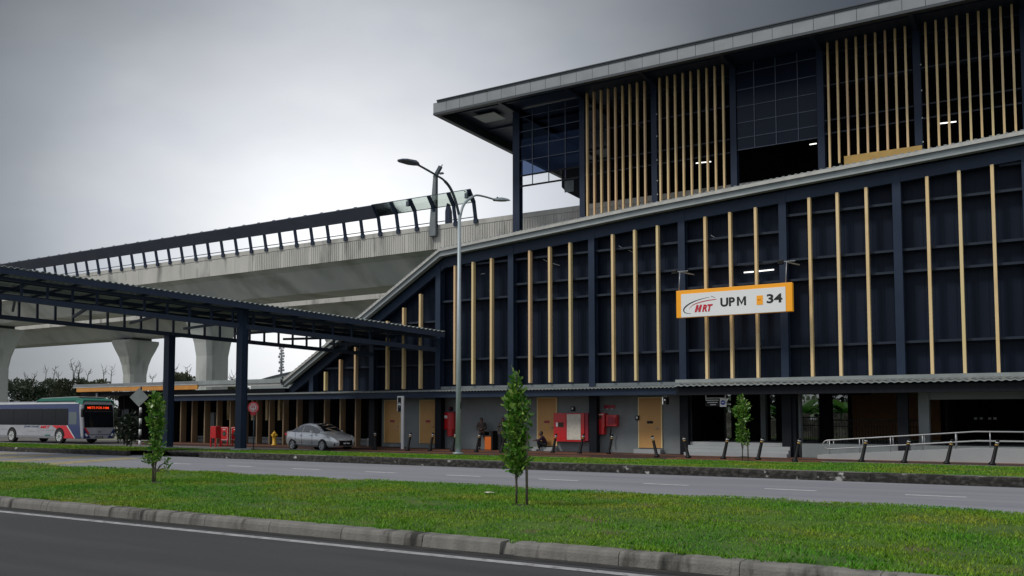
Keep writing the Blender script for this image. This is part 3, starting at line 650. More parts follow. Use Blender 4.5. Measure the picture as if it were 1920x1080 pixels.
# ------------------------------------------------------------------ viaducts
def viaduct(dy, label, near):
    v = root('rail_viaduct', label, 'viaduct', (-62.5, 56+dy, 0), group='twin rail viaducts')
    xa, xb = -260, 20
    b = MB(); x = xb
    while x > xa:
        e = x-3.0; b.box(e+.02, x, 51.45+dy, 51.62+dy, 13.42, 14.78); x = e
    b.build('parapet', 'parapet', v)
    MB().box(xa, xb, 51.41+dy, 51.7+dy, 14.78, 15.11).build('parapet_cap', 'parapet', v, bevel=.015)
    if near:
        b = MB(); x = 10.0; g = random.Random(2)
        while x > -53.5:
            if abs((x+2000) % 3.0) > .16: b.box(x, x+.08, 51.42, 51.45, 13.42, 14.74)
            x -= .19
        b.build('parapet_rib', 'parapet', v)
    MB().box(xa, xb, 60.6+dy, 60.8+dy, 13.42, 15.1).build('parapet', 'parapet', v)
    MB().prism([(51.62, 13.55), (52.6, 13.25), (54.5, 11.77), (57.6, 11.77), (59.6, 13.25), (60.6, 13.55), (60.6, 13.75), (51.62, 13.75)], lambda u, q, w_: (w_, u+dy, q), xa, xb).build('girder', 'concrete', v)
    b = MB()
    for X in (-62.5, -97, -131.5, -166):
        yc = 56+dy; prof = [(0, 1.02, 1.25), (7.2, 1.02, 1.25), (8.4, 1.12, 1.45), (9.4, 1.3, 1.75), (10.3, 1.5, 2.2), (11.1, 1.65, 2.55), (11.45, 1.65, 2.55)]
        b = MB(); vs = []
        for z, hx, hy in prof:
            c = .35
            vs += [(X-hx+c, yc-hy, z), (X+hx-c, yc-hy, z), (X+hx, yc-hy+c, z), (X+hx, yc+hy-c, z), (X+hx-c, yc+hy, z), (X-hx+c, yc+hy, z), (X-hx, yc+hy-c, z), (X-hx, yc-hy+c, z)]
        n = 8; fs = [(i*n+k, i*n+(k+1) % n, (i+1)*n+(k+1) % n, (i+1)*n+k) for i in range(len(prof)-1) for k in range(n)]+[tuple(range(n))[::-1], tuple(range(len(vs)-n, len(vs)))]
        b.add(vs, fs); pr = b.build('pier', 'pier', v)
        MB().box(X-1.2, X-.4, yc-1.5, yc+1.5, 11.45, 11.77).box(X+.4, X+1.2, yc-1.5, yc+1.5, 11.45, 11.77).build('bearing', 'fascia_dark', pr)
    return v
v1 = viaduct(0, 'nearer concrete rail viaduct with noise barrier running behind the station', True)
v2 = viaduct(18.3, 'farther parallel concrete rail viaduct seen under the nearer one', False)
x = -32.0; k = 0
prof = [(51.36, 15.1), (51.1, 16.25), (50.45, 16.95)]
while x > -135:
    b = MB(); a_, c_, d_ = prof
    b.bar((x, *a_), (x, *c_), .13, .22, up=(1, 0, 0)).bar((x, c_[0], c_[1]-.03), (x, *d_), .14, .26, up=(1, 0, 0))
    b.box(x-.15, x+.15, 51.30, 51.42, 14.85, 15.15)
    if k < 90: b.build('barrier_post', 'navy', v1)
    x -= 1.62; k += 1
xe = x+1.62
x0 = -32-1.62*5
MB().prism([(50.93, 16.06), (50.28, 16.84), (50.33, 16.90), (50.98, 16.12)], lambda u, q, w_: (w_, u, q), xe, x0).build('barrier_panel', 'barrier', v1)
b = MB()
for y, z in ((51.1, 16.23), (50.45, 16.95)): b.bar((x0, y, z), (-32, y, z), .04, .04)
b.bar((xe, 51.32, 15.28), (-32, 51.32, 15.28), .05, .05)
b.build('barrier_rail', 'navy', v1)
MB().prism([(51.09, 16.2), (50.42, 16.92), (50.43, 16.93), (51.10, 16.21)], lambda u, q, w_: (w_, u, q), x0+.1, -32.05).build('barrier_panel', 'glass_clear', v1)
# signal masts fixed to the parapet
mt = root('signal_mast', 'tapering grey steel mast fixed to the viaduct parapet behind the street lamp', 'mast', (-35.5, 51.2, 14.3))
b = MB(); X = -35.3
b.prism([(X-.38, 14.3), (X+.20, 14.3), (X+.20, 18.5), (X-.02, 18.5)], lambda u, q, w_: (u, w_, q), 51.1, 51.4); b.build('post', 'gutter', mt, bevel=.02)
X3 = on_y(862, 400, 55).x-1.1; MB().prism([(X3-.25, 14.9), (X3+.2, 14.9), (X3+.1, 17), (X3-.1, 17.6), (X3-.25, 17)], lambda u, q, w_: (u, w_, q), 55.1, 55.5).build('rear_post', 'navy', mt)
MB().bar((X+.05, 51.2, 18.4), (X+.55, 51.2, 19.1), .22, .22).box(X+.45, X+.75, 51.1, 51.3, 18.55, 18.65).bar((X+.5, 51.2, 19.0), (X+.7, 51.2, 19.2), .05, .05).build('bracket', 'pole_dark', mt)
for n_, (x, y) in enumerate(((765, 380), (875, 365))):
    p = on_y(x, y, 50.5); r = root('floodlight', ['small box light hanging off the barrier left of the mast', 'small bracketed light on the last barrier post'][n_], 'light', p)
    MB().box(p.x-.12, p.x+.12, p.y-.1, p.y+.1, p.z-.25, p.z+.1).build('housing', 'pole_dark', r, bevel=.02)
    MB().bar((p.x-.2, p.y, p.z+.25), (p.x+.15, p.y, p.z+.1), .05, .05).build('bracket', 'navy', r)
# ------------------------------------------------------------------ covered walkway
ws = root('covered_walkway', 'dark steel covered walkway with open lattice beams leading to the station', 'walkway', (-33, 31.5, 0))
u = Vector((-.474, -.881, 0)).normalized(); nrm = Vector((.881, -.474, 0))
pA = Vector((-28, 40.8, 0)); pB = Vector((-32.4, 40.8, 0)); pE = pA+nrm*.9
def lin(x0, y0, x1, y1, p, ext=1.25):
    a_ = on_line(x0, y0, p, u); c_ = on_line(x1, y1, p, u); return c_, a_+(a_-c_)*(ext-1)
EA, EB = lin(0, 497, 835, 621, pE)       # near roof edge: hall end, camera end
A0, A1 = lin(0, 556, 825, 657, pA); A2, A3 = lin(0, 520, 825, 634, pA)
B0, B1 = lin(0, 594, 700, 665, pB); B2, B3 = lin(0, 572, 700, 648, pB)
def lerp(a_, c_, t): return a_+(c_-a_)*t
Lw = (EB-EA).length
# corrugated roof: near edge E, far edge beyond B
far0 = pB-nrm*.9; F0 = Vector((far0.x, far0.y, EA.z+.15)); F1 = F0+(EB-EA); F1.z = EB.z-.5
b = MB(); k = int(Lw/.25*8); vs = []
for i in range(k+1):
    t = i/k; a_ = lerp(EA, EB, t); c_ = lerp(F0, F1, t); am = .035*math.sin(2*math.pi*i/8)
    vs += [(a_.x, a_.y, a_.z-.01+am), (c_.x, c_.y, c_.z+am), (a_.x, a_.y, a_.z-.035+am), (c_.x, c_.y, c_.z-.025+am)]
b.add(vs, [f for i in range(k) for f in ((4*i, 4*i+4, 4*i+5, 4*i+1), (4*i+2, 4*i+3, 4*i+7, 4*i+6), (4*i, 4*i+2, 4*i+6, 4*i+4))])
wr = b.build('roof', 'silver', ws)
dz = Vector((0, 0, 1))
MB().bar(EA-dz*.2-nrm*.08, EB-dz*.2-nrm*.08, .06, .26).build('edge_beam', 'navy', ws)
b = MB()
for t in (.3, .62, .9): b.bar(lerp(EA, F0, t)-dz*.2, lerp(EB, F1, t)-dz*.2, .12, .18)
for i in range(0, 19): t = i/18; b.bar(lerp(EA, EB, t)-dz*.14-nrm*.1, lerp(F0, F1, t)-dz*.14, .08, .10)
b.build('purlin', 'navy', ws)
def truss(L0, L1, T0, T1, n, nm, wl=.2):
    b = MB(); b.bar(L0, L1, .16, wl).bar(T0, T1, .14, .14); b.build(nm, 'navy', ws)
    for i in range(n+1): t = (i+.02)/(n+.04); MB().bar(lerp(L0, L1, t), lerp(T0, T1, t), .09, .09).build('web_post', 'navy', ws)
RA0 = lerp(EA, F0, .2)-dz*.3; RA1 = lerp(EB, F1, .2)-dz*.3
truss(A0, A1, Vector((A0.x, A0.y, RA0.z-.05)), Vector((A1.x, A1.y, RA1.z-.05)), 26, 'lattice_beam', .24)
truss(B0, B1, B2+dz*.32, B3+dz*.34, 30, 'lattice_beam', .2)
b = MB()
for i in range(0, 10):
    t = i/9; b.bar(lerp(A0, A1, t)+dz*.0, lerp(B0, B1, t)+dz*.35, .1, .12)
b.build('cross_beam', 'navy', ws)
cA = on_z(452, 841, .22); cB = on_z(315, 838, .22)
# columns placed on the beam lines
def on_beam(p, L0, L1, T0, T1, extra):
    t = (Vector((p.x, p.y, 0))-Vector((L0.x, L0.y, 0))).dot(u)/((L1-L0).dot(u)); q = lerp(L0, L1, t); tp = lerp(T0, T1, t); return Vector((q.x, q.y, 0)), q.z+extra
for px, L0, L1, ex in ((452, A0, A1, .9), (315, B0, B1, -.05)):
    d = ray(px, 784); n2 = Vector((u.y, -u.x)); t = (n2.x*L0.x+n2.y*L0.y)/(n2.x*d.x+n2.y*d.y); q = Vector((d.x*t, d.y*t, 0))
    _, zt = on_beam(q, L0, L1, L0, L1, ex)
    b = MB(); h = .2
    b.box(q.x-h, q.x+h, q.y-h, q.y-h+.03, .2, zt).box(q.x-h, q.x+h, q.y+h-.03, q.y+h, .2, zt).box(q.x-.15, q.x+.15, q.y-h+.03, q.y+h-.03, .2, zt)
    b.build('column', 'navy', ws)
    MB().box(q.x-.35, q.x+.35, q.y-.35, q.y+.35, .1, .26).build('plinth', 'concrete_wall', ws, bevel=.02)
    print('WALK COL', q, zt)
MB().bar(B0+Vector((0, 0, -.05)), B0+Vector((0, 0, -.2)), .3, .3).build('bracket', 'navy', ws)
p = on_z(392, 838, .2)
# ------------------------------------------------------------------ station name sign
def fittext(s, x0, x1, z0, z1, y, m_, parent, shear=0, off=0, ext=.006, name='lettering'):
    o = text(s, 1, m_, parent, (0, 0, 0), shear=shear, off=off, ext=ext, name=name); me = o.data
    c = np.array([v.co[:] for v in me.vertices]); mn = c.min(0); mx_ = c.max(0)
    for v in me.vertices:
        v.co.x = (v.co.x-mn[0])/(mx_[0]-mn[0])*(x1-x0); v.co.y = (v.co.y-mn[1])/(mx_[1]-mn[1])*(z1-z0)
    o.location = Vector((x0, y, z0))-parent_world(parent); return o
sg = root('station_sign', 'long white and orange station name sign mounted high on the slatted facade', 'sign', (-11.45, 39.6, 6.3))
MB().box(-13.96, -8.93, 39.48, 39.72, 6.27, 7.49).build('panel', 'sign_orange', sg, bevel=.01)
MB().box(-13.73, -9.2, 39.462, 39.48, 6.275, 7.32).build('face', 'sign_white', sg)
ty = 39.46
fittext('UP', -11.96, -11.33, 6.64, 7.03, ty, 'text_black', sg, off=.035)
def em(x0, x1, z0, z1, w_, m_, sh=0, y=39.455):
    xm = (x0+x1)/2; h = z1-z0; P = [(x0, z0), (x0+w_, z0), (x0+w_, z1-h*.32), (xm-.01, z0+h*.12), (xm+.01, z0+h*.12), (x1-w_, z1-h*.32), (x1-w_, z0), (x1, z0), (x1, z1), (x1-w_*1.05, z1), (xm, z0+h*.40), (x0+w_*1.05, z1), (x0, z1)]
    b = MB(); q = [(u_+sh*(v_-z0), v_) for u_, v_ in P]; n = len(q)
    tri = [(0, 1, 2, 12), (2, 11, 12), (2, 3, 10, 11), (3, 4, 10), (4, 5, 9, 10), (5, 8, 9), (5, 6, 7, 8)]
    b.add([(u_, y, v_) for u_, v_ in q], tri); return b.build('lettering', m_, sg)
em(-11.24, -10.85, 6.64, 7.03, .085, 'text_black'); em(-13.12, -12.86, 6.47, 6.79, .09, 'text_red', .28)
fittext('34', -9.98, -9.33, 6.66, 7.05, ty, 'text_black', sg, off=.03)
fittext('RT', -12.78, -12.30, 6.47, 6.79, ty, 'text_red', sg, shear=.28, off=.05)
bd = MB().box(-10.40, -10.14, 39.452, 39.462, 6.62, 7.02).build('badge', 'sign_orange', sg)
fittext('PY', -10.34, -10.22, 6.80, 6.86, 39.45, 'text_red', bd, off=.01)
def cres(pts, wfn, m_, nm):
    b = MB(); n = 24; vs = []
    def bz(t): p = [Vector(q) for q in pts]; return (1-t)**3*p[0]+3*(1-t)**2*t*p[1]+3*(1-t)*t*t*p[2]+t**3*p[3]
    for i in range(n+1):
        t = i/n; q = bz(t); d = (bz(min(t+.01, 1))-bz(max(t-.01, 0))).normalized(); nn = Vector((-d.y, d.x)); w2 = wfn(t)
        vs += [(q.x+nn.x*w2, 39.455, q.y+nn.y*w2), (q.x-nn.x*w2, 39.455, q.y-nn.y*w2)]
    return b.add(vs, [(2*i, 2*i+2, 2*i+3, 2*i+1) for i in range(n)]).build(nm, m_, sg)
cres([(-13.28, 6.42), (-13.95, 6.45), (-13.6, 6.98), (-12.45, 7.10)], lambda t: .006+.022*math.sin(math.pi*t)**1.3, 'text_black', 'logo_swoosh')
cres([(-13.35, 6.62), (-13.3, 6.86), (-12.8, 6.95), (-12.13, 6.99)], lambda t: .004+.028*t**1.5*(1.15-t)*2, 'text_red', 'logo_swoosh')
cres([(-12.38, 7.14), (-12.33, 7.13), (-12.26, 7.1), (-12.2, 7.06)], lambda t: .008, 'text_black', 'logo_swoosh')
for px, py, s_, nm in ((1275, 509, -1, 'left'), (1475, 490, 1, 'right')):
    p = on_y(px, py, 39.7); q = on_y(px-3, py+36, 39.6)
    MB().tube([(p.x, 39.7, p.z), (q.x+.02, 39.6, 7.49)], .02, 6).bar((p.x-.1, 39.7, p.z), (p.x+.28, 40.8, p.z-.02), .04, .05).build('hanger', 'steel', sg)
    r = root('floodlight', 'small black floodlight arm above the '+nm+' end of the station sign', 'light', (p.x, 39.7, p.z))
    MB().box(p.x-.35, p.x-.12, 39.55, 39.75, p.z-.12, p.z+.06).build('housing', 'black', r, bevel=.02)
    MB().bar((p.x-.12, 39.68, p.z), (p.x+.3, 39.9, p.z+.03), .035, .035).build('arm', 'steel', r)
# ------------------------------------------------------------------ street lamp
p = on_z(859, 851, .2); PX, PY = p.x, p.y
lp = root('street_lamp', 'tall grey double arm street lamp standing in the verge before the station', 'street lamp', (PX, PY, .2))
def ox(x, y): q = on_x(x, y, PX+.06); return (PX+.02, q.y, q.z)
topz = on_y(864, 400, PY).z
MB().tube([(PX, PY, .2), (PX+.02, PY, 5), (PX+.03, PY, topz)], [.125, .10, .075], 10).build('pole', 'pole', lp)
MB().cyl((PX, PY, .23), (0, 0, 1), .24, .06, 12).build('base_plate', 'pole', lp)
def smooth(pts, n=5):
    P = [Vector(q) for q in pts]; o = []
    for i in range(len(P)-1):
        a_, c_ = P[i], P[i+1]; m0 = (c_-P[max(i-1, 0)])*.5; m1 = (P[min(i+2, len(P)-1)]-a_)*.5
        for j in range(n):
            t = j/n; o.append(a_*(2*t**3-3*t*t+1)+m0*(t**3-2*t*t+t)+c_*(-2*t**3+3*t*t)+m1*(t**3-t*t))
    return o+[P[-1]]
armL = [ox(864, 412), ox(856, 378), ox(846, 353), ox(834, 338), ox(824, 331), ox(800, 317), ox(780, 306)]
armR = [ox(863, 412), ox(868, 390), ox(876, 377), ox(889, 368), ox(897, 366), ox(912, 369), ox(932, 375)]
MB().tube(smooth(armL), [.062]*15+[.045]*(31-15), 8).build('arm', 'pole_dark', lp)
MB().tube(smooth(armR), [.062]*15+[.045]*(31-15), 8).build('arm', 'pole', lp)
for (x0, y0, x1, y1), m_ in (((786, 309, 752, 299), 'lamp_head'), ((928, 374, 953, 376), 'pole')):
    a_ = Vector(ox(x0, y0)); c_ = Vector(ox(x1, y1)); d = (c_-a_).normalized(); sd_ = Vector((1, 0, 0)); up_ = sd_.cross(d).normalized()
    if up_.z < 0: up_ = -up_
    Lh = (c_-a_).length; b = MB(); vs = []
    for t, w_, th in ((0, .06, .05), (.10, .16, .08), (.32, .27, .10), (.8, .27, .06), (1, .17, .03)):
        q = a_+d*Lh*t; vs += [q+sd_*w_+up_*-.03, q-sd_*w_-up_*.03, q-sd_*w_*.7+up_*th, q+sd_*w_*.7+up_*th]
    b.add(vs, [(0, 1, 2, 3), (16, 19, 18, 17)]+[(i*4+k, (i+1)*4+k, (i+1)*4+(k+1) % 4, i*4+(k+1) % 4) for i in range(4) for k in range(4)])
    hd = b.build('lamp_head', m_, lp, bevel=.01)
    q = a_+d*Lh*.25; MB().cyl(q+up_*.1, up_, .04, .08, 8).build('sensor', 'black', hd)
MB().cyl((PX+.13, PY, 2.3), (0, 0, 1), .02, .3, 6).build('tag', 'black', lp)
# ------------------------------------------------------------------ vehicles
def wheel(parent, x, y, r, w_, out, rimc='steel', spokes=6, nm='wheel'):
    b = MB(); n = 20; prof = [(r*.62, -w_/2), (r*.92, -w_/2), (r, -w_/2+.03), (r, w_/2-.03), (r*.92, w_/2), (r*.62, w_/2)]; vs = []
    for k in range(n):
        a_ = 2*math.pi*k/n
        for rr, yy in prof: vs.append((x+rr*math.cos(a_), y+yy, r+rr*math.sin(a_)))
    m_ = len(prof); b.add(vs, [(k*m_+i, k*m_+(i+1) % m_, ((k+1) % n)*m_+(i+1) % m_, ((k+1) % n)*m_+i) for k in range(n) for i in range(m_)], True)
    wl = b.build(nm, 'rubber', parent)
    q = MB(); q.cyl((x, y+out*w_*.36, r), (0, 1, 0), r*.16, .06, 10)
    for k in range(spokes):
        a_ = 2*math.pi*k/spokes+.3; yy = y+out*w_*.44
        q.bar((x+r*.1*math.cos(a_), yy, r+r*.1*math.sin(a_)), (x+r*.62*math.cos(a_), yy, r+r*.62*math.sin(a_)), .075*r/.3, .03, up=(0, 1, 0))
    q.tube([(x+r*.64*math.cos(2*math.pi*k/24), y+out*w_*.46, r+r*.64*math.sin(2*math.pi*k/24)) for k in range(25)], .022, 5, cap=False)
    rim = q.build('rim', rimc, wl); MB().cyl((x, y, r), (0, 1, 0), r*.60, w_*.8, 18).build('brake_disc', 'black', wl)
# car: lofted body, local frame: +x forward, origin on the ground at its middle
car = root('parked_car', 'silver grey sedan parked at the kerb, facing right', 'car')
S = [(-2.15, .42, .62, .60, .80, .60, .80), (-2.08, .28, .72, .74, .92, .70, .94), (-1.85, .22, .80, .82, 1.0, .66, 1.04), (-1.5, .22, .84, .85, .98, .62, 1.13), (-1.15, .22, .85, .86, .95, .58, 1.30), (-.75, .22, .85, .86, .94, .58, 1.42), (-.2, .22, .85, .86, .93, .59, 1.46), (.25, .22, .85, .86, .92, .58, 1.42), (.62, .22, .85, .86, .91, .58, 1.28), (.98, .22, .85, .86, .90, .62, 1.07), (1.25, .22, .84, .85, .88, .70, .94), (1.6, .22, .82, .82, .84, .66, .88), (1.9, .24, .76, .76, .76, .58, .80), (2.08, .28, .66, .66, .64, .5, .68), (2.16, .36, .54, .54, .52, .4, .55)]
b = MB(); vs = []
for x, zs, ws_, wb, zb, wr_, zr in S:
    half = [(ws_*.9, zs), (ws_, zs+.12), (wb+.012, (zs+zb)*.52), (wb, zb), (wb*.97, zb+.015), (wr_+ (wb-wr_)*.12, zr-.05), (wr_*.8, zr), (0, zr+.012)]
    vs += [(x, -y, z) for y, z in half]+[(x, y, z) for y, z in half[::-1][1:]]
n = 15
fs = []; mi = []
for i in range(len(S)-1):
    for k in range(n-1): fs.append((i*n+k, i*n+k+1, (i+1)*n+k+1, (i+1)*n+k))
    fs.append((i*n+n-1, i*n, (i+1)*n, (i+1)*n+n-1))
fs += [tuple(range(n)), tuple(range((len(S)-1)*n, len(S)*n))]
b.add(vs, fs, True); body = b.build('body', 'car_silver', car)
# windows: side glass a little proud of the body
def lerp2(x, k):
    for s0, s1 in zip(S, S[1:]):
        if s0[0] <= x <= s1[0]: t = (x-s0[0])/(s1[0]-s0[0]); return s0[k]+(s1[k]-s0[k])*t
def sidept(x, t, side, e=.008):
    wb, zb, wr_, zr = lerp2(x, 3), lerp2(x, 4), lerp2(x, 5), lerp2(x, 6)
    y0, z0 = wb*.97, zb+.015; y1, z1 = wr_+(wb-wr_)*.12, zr-.05; return (x, side*(y0+(y1-y0)*t+e), z0+(z1-z0)*t+.004)
for side in (-1, 1):
    for seg in ([-1.32, -1.1, -.85, -.52], [-.46, -.1, .1, .33], [.38, .55, .75, .9]):
        q = MB(); v_ = []
        for x in seg: v_ += [sidept(x, .10, side), sidept(x, .88, side)]
        q.add(v_, [(2*i, 2*i+2, 2*i+3, 2*i+1) for i in range(len(seg)-1)], True).build('window', 'car_window', car)
    MB().bar((.55, side*.92, .98), (.55, side*1.02, 1.0), .12, .1).box(.48, .60, min(side*.93, side*1.06), max(side*.93, side*1.06), .95, 1.08).build('mirror', 'car_silver', car, bevel=.02)
    for x in (-.62, .28): MB().box(x, x+.16, min(side*.862, side*.885), max(side*.862, side*.885), .80, .83).build('door_handle', 'steel', car)
    for x in (-1.05, -.49, .42): MB().box(x, x+.008, min(side*.85, side*.874), max(side*.85, side*.874), .32, .92).build('door_seam', 'black', car)
    MB().box(-1.1, 1.0, min(side*.855, side*.872), max(side*.855, side*.872), .34, .37).build('sill_trim', 'steel', car)
    for x in (-1.30, 1.28):
        wheel(car, x, side*.795, .30, .19, side)
        q = MB()
        q.prism([(x+.345*math.cos(a_), max(.2, .30+.345*math.sin(a_))) for a_ in np.linspace(-.25, math.pi+.25, 15)], lambda u_, v_, w_: (u_, w_, v_), side*.60, side*.866); q.build('wheel_arch', 'black', car)
        wp = MB()
    q = MB(); q.add([(2.02, side*.50, .60), (1.80, side*.72, .66), (1.55, side*.79, .80), (1.62, side*.74, .84), (1.95, side*.56, .74), (2.06, side*.42, .66)], [(0, 1, 2, 3, 4, 5)]).build('headlight', 'whiteish', car).location.x += .045
    MB().box(-2.12, -1.85, min(side*.55, side*.80), max(side*.55, side*.80), .78, .92).build('tail_light', 'sign_red', car, bevel=.03)
def frontquad(xs, f_w, nm, m_, e=.012):
    q = MB(); v_ = []
    for x in xs:
        wr_, zr = lerp2(x, 5), lerp2(x, 6); y = wr_*.86*f_w; v_ += [(x, -y, zr+e), (x, 0, zr+e+.014), (x, y, zr+e)]
    q.add(v_, [(3*i+j, 3*i+j+1, 3*i+3+j+1, 3*i+3+j) for i in range(len(xs)-1) for j in (0, 1)], True); return q.build(nm, m_, car)
frontquad([.34, .5, .62, .8, .98, 1.08], 1.0, 'windscreen', 'glass_dark'); frontquad([-1.45, -1.3, -1.15, -.95, -.84], .95, 'rear_window', 'glass_dark')
frontquad([-.7, -.4, -.1, .2], .95, 'sunroof', 'black', .006)
q = MB().prism([(2.10, .30), (2.185, .36), (2.17, .56), (2.08, .62)], lambda u_, v_, w_: (u_, w_, v_), -.42, .42).build('grille', 'black', car, bevel=.01)
MB().box(2.19, 2.205, -.24, .24, .38, .48).build('number_plate', 'black', car)
MB().box(2.205, 2.21, -.2, -.02, .40, .46).box(2.205, 2.21, .03, .2, .40, .46).build('plate_characters', 'whiteish', car)
MB().cyl((2.19, 0, .57), (1, 0, 0), .045, .02, 12).build('badge', 'steel', car)
for side in (-1, 1): MB().prism([(1.98, .30), (2.08, .32), (2.09, .44), (2.0, .46)], lambda u_, v_, w_: (u_, side*w_, v_), .48, .68).build('fog_lamp', 'black', car, bevel=.01)
a_ = Vector((-34.15, 36.4)); c_ = Vector((-31.6, 35.9)); rz = math.atan2(c_.y-a_.y, c_.x-a_.x); md = (a_+c_)/2
car.rotation_euler.z = rz; car.location = (md.x-math.sin(rz)*.76, md.y+math.cos(rz)*.76, .012)
# bus: local frame +x forward, origin below the front face centre
bus = root('city_bus', 'white and blue bus with green roof edge and red stripe waiting at left', 'bus')
Lb, W2 = 11.8, 1.26
prof = [(-W2+.06, .32), (-W2, .5), (-W2, 2.5), (-W2+.08, 2.72), (-W2+.28, 2.82), (W2-.28, 2.82), (W2-.08, 2.72), (W2, 2.5), (W2, .5), (W2-.06, .32)]
b = MB(); vs = []; stn = [(-Lb, .97), (-Lb+.15, 1), (-.35, 1), (-.10, .985), (0, .93)]
for x, sc_ in stn: vs += [(x-(.0 if x < -.4 else .10*max(0, z-1.0)), y*sc_, z) for y, z in prof]
n = len(prof); b.add(vs, [(i*n+k, i*n+(k+1) % n, (i+1)*n+(k+1) % n, (i+1)*n+k) for i in range(len(stn)-1) for k in range(n)]+[tuple(range(n))[::-1], tuple(range(len(vs)-n, len(vs)))])
b.build('body', 'bus_white', bus, bevel=.03)
for s_ in (-1, 1):
    y0, y1 = sorted((s_*(W2+.002), s_*(W2+.012)))
    MB().box(-Lb+.5, -1.55, y0, y1, 1.22, 2.32).build('window_band', 'bus_window', bus)
    q = MB()
    for x in (-9.6, -7.9, -6.2, -4.5, -3.0): q.box(x, x+.05, min(s_*W2, s_*(W2+.016)), max(s_*W2, s_*(W2+.016)), 1.24, 2.30)
    q.build('window_bar', 'black', bus)
    MB().box(-Lb+.2, -.42, y0, y1, 2.33, 2.62).build('roof_band', 'bus_blue', bus)
    MB().prism([(-3.35, 1.20), (-1.75, 1.20), (-.85, .36), (-2.0, .36), (-2.0, .75), (-2.3, .95), (-2.75, .95)], lambda u_, v_, w_: (u_, w_, v_), y0, y1).build('red_stripe', 'bus_red', bus)
    MB().prism([(-1.70, 1.20), (-1.62, 1.20), (-.74, .36), (-.82, .36)], lambda u_, v_, w_: (u_, w_, v_), y0, y1).build('white_stripe', 'white', bus)
    MB().prism([(-1.55, 2.33), (-.42, 2.33), (-.30, 1.2), (-.16, .36), (-.72, .36), (-1.58, 1.20)], lambda u_, v_, w_: (u_, w_, v_), y0, y1).build('blue_panel', 'bus_blue', bus)
    MB().box(-1.45, -.62, min(s_*(W2+.013), s_*(W2+.02)), max(s_*(W2+.013), s_*(W2+.02)), 1.28, 2.10).build('driver_window', mat('bus_side_glass', (.10, .13, .14), .1), bus)
    for x in (-2.45, -8.0):
        q = MB(); q.prism([(x+.56*math.cos(a_), max(.33, .50+.56*math.sin(a_))) for a_ in np.linspace(0, math.pi, 15)], lambda u_, v_, w_: (u_, w_, v_), s_*.9, s_*(W2+.016)); q.build('wheel_arch', 'black', bus)
        wheel(bus, x, s_*(W2-.10), .47, .30, s_, 'whiteish', 8)
    MB().bar((-.2, s_*1.2, 2.35), (.25, s_*1.38, 2.3), .05, .05).box(.12, .32, min(s_*1.28, s_*1.5), max(s_*1.28, s_*1.5), 1.75, 2.28).build('mirror', 'black', bus, bevel=.03)
t_ = fittext('JOM NAIK', -6.6, -4.75, 1.02, 1.17, -W2-.004, 'bus_blue', bus, shear=.25, off=.03)
t_ = fittext('MRT', -4.65, -3.55, .99, 1.18, -W2-.004, 'sign_red', bus, shear=.25, off=.05)
for i, (xa, xb_, z) in enumerate(((-9.3, -8.6, .9), (-6.2, -5.2, .78), (-4.6, -2.9, .86))): MB().box(xa, xb_, -W2-.006, -W2, z, z+.02).build('panel_seam', 'fascia', bus)
MB().box(-4.1, -3.5, -W2-.012, -W2, .50, .58).build('vent', 'bus_green', bus)
def ff(nm, poly, m_, e, parent=bus):        # front face panels, poly in (y,z)
    xo = lambda z: -.10*max(0, z-1.0)+e
    b = MB(); n = len(poly); v_ = [(xo(z), y, z) for y, z in poly]+[(xo(z)-.02, y, z) for y, z in poly]
    b.add(v_, [tuple(range(n)), tuple(range(n, 2*n))[::-1]]+[(i, (i+1) % n, n+(i+1) % n, n+i) for i in range(n)]); return b.build(nm, m_, parent)
ff('windscreen', [(-1.1, 1.08), (1.1, 1.08), (1.12, 2.12), (-1.12, 2.12)], 'glass_dark', .02)
ff('destination_panel', [(-1.12, 2.14), (1.12, 2.14), (1.05, 2.60), (-1.05, 2.60)], 'black', .02)
ff('front_panel', [(-1.15, 1.06), (1.15, 1.06), (.62, .36), (-.62, .36)], 'bus_white', .02)
ff('corner_panel', [(-1.17, 1.06), (-1.17, .36), (-.64, .36)], 'bus_blue', .025); ff('corner_panel', [(1.17, 1.06), (1.17, .36), (.64, .36)], 'bus_blue', .025)
ff('red_stripe', [(-1.15, 1.06), (-1.02, 1.06), (-.72, .66), (-.85, .66)], 'bus_red', .028)
ff('bumper_line', [(-.80, .62), (.80, .62), (.78, .585), (-.78, .585)], 'bus_blue', .028)
pl_ = ff('number_plate', [(-.28, .50), (.28, .50), (.28, .38), (-.28, .38)], 'black', .035)
ff('plate_characters', [(-.22, .46), (.22, .46), (.22, .42), (-.22, .42)], 'whiteish', .038, pl_)
for s_ in (-1, 1): ff('headlight', [(s_*1.0, .70), (s_*.85, .55), (s_*.95, .48), (s_*1.08, .60)], 'white', .04); MB().bar((.03, s_*.55, 1.08), (.0, s_*.25, 1.35), .03, .02).build('wiper', 'black', bus)
ff('badge', [(-.14, .86), (.14, .86), (.10, .72), (-.10, .72)], 'fascia', .03)
q = text('METE FOR HIM', 1, 'led', bus, (0, 0, 0), off=.01, name='destination_text'); c = np.array([v.co[:] for v in q.data.vertices]); mn, mx_ = c.min(0), c.max(0)
for v in q.data.vertices: X = (v.co.x-mn[0])/(mx_[0]-mn[0]); Z = (v.co.y-mn[1])/(mx_[1]-mn[1]); v.co = (.03-.10*(1.28+Z*.15)+.008, -.85+1.6*X, 2.31+Z*.15)
q.rotation_euler = (0, 0, 0)
q = MB().prism([(-1.18, 2.62), (-1.1, 2.82), (1.1, 2.82), (1.18, 2.62), (1.22, 2.60), (1.16, 2.88), (-1.16, 2.88), (-1.22, 2.60)], lambda u_, v_, w_: (w_, u_, v_), -.9, -.12); q.build('roof_cowl', 'bus_green', bus)
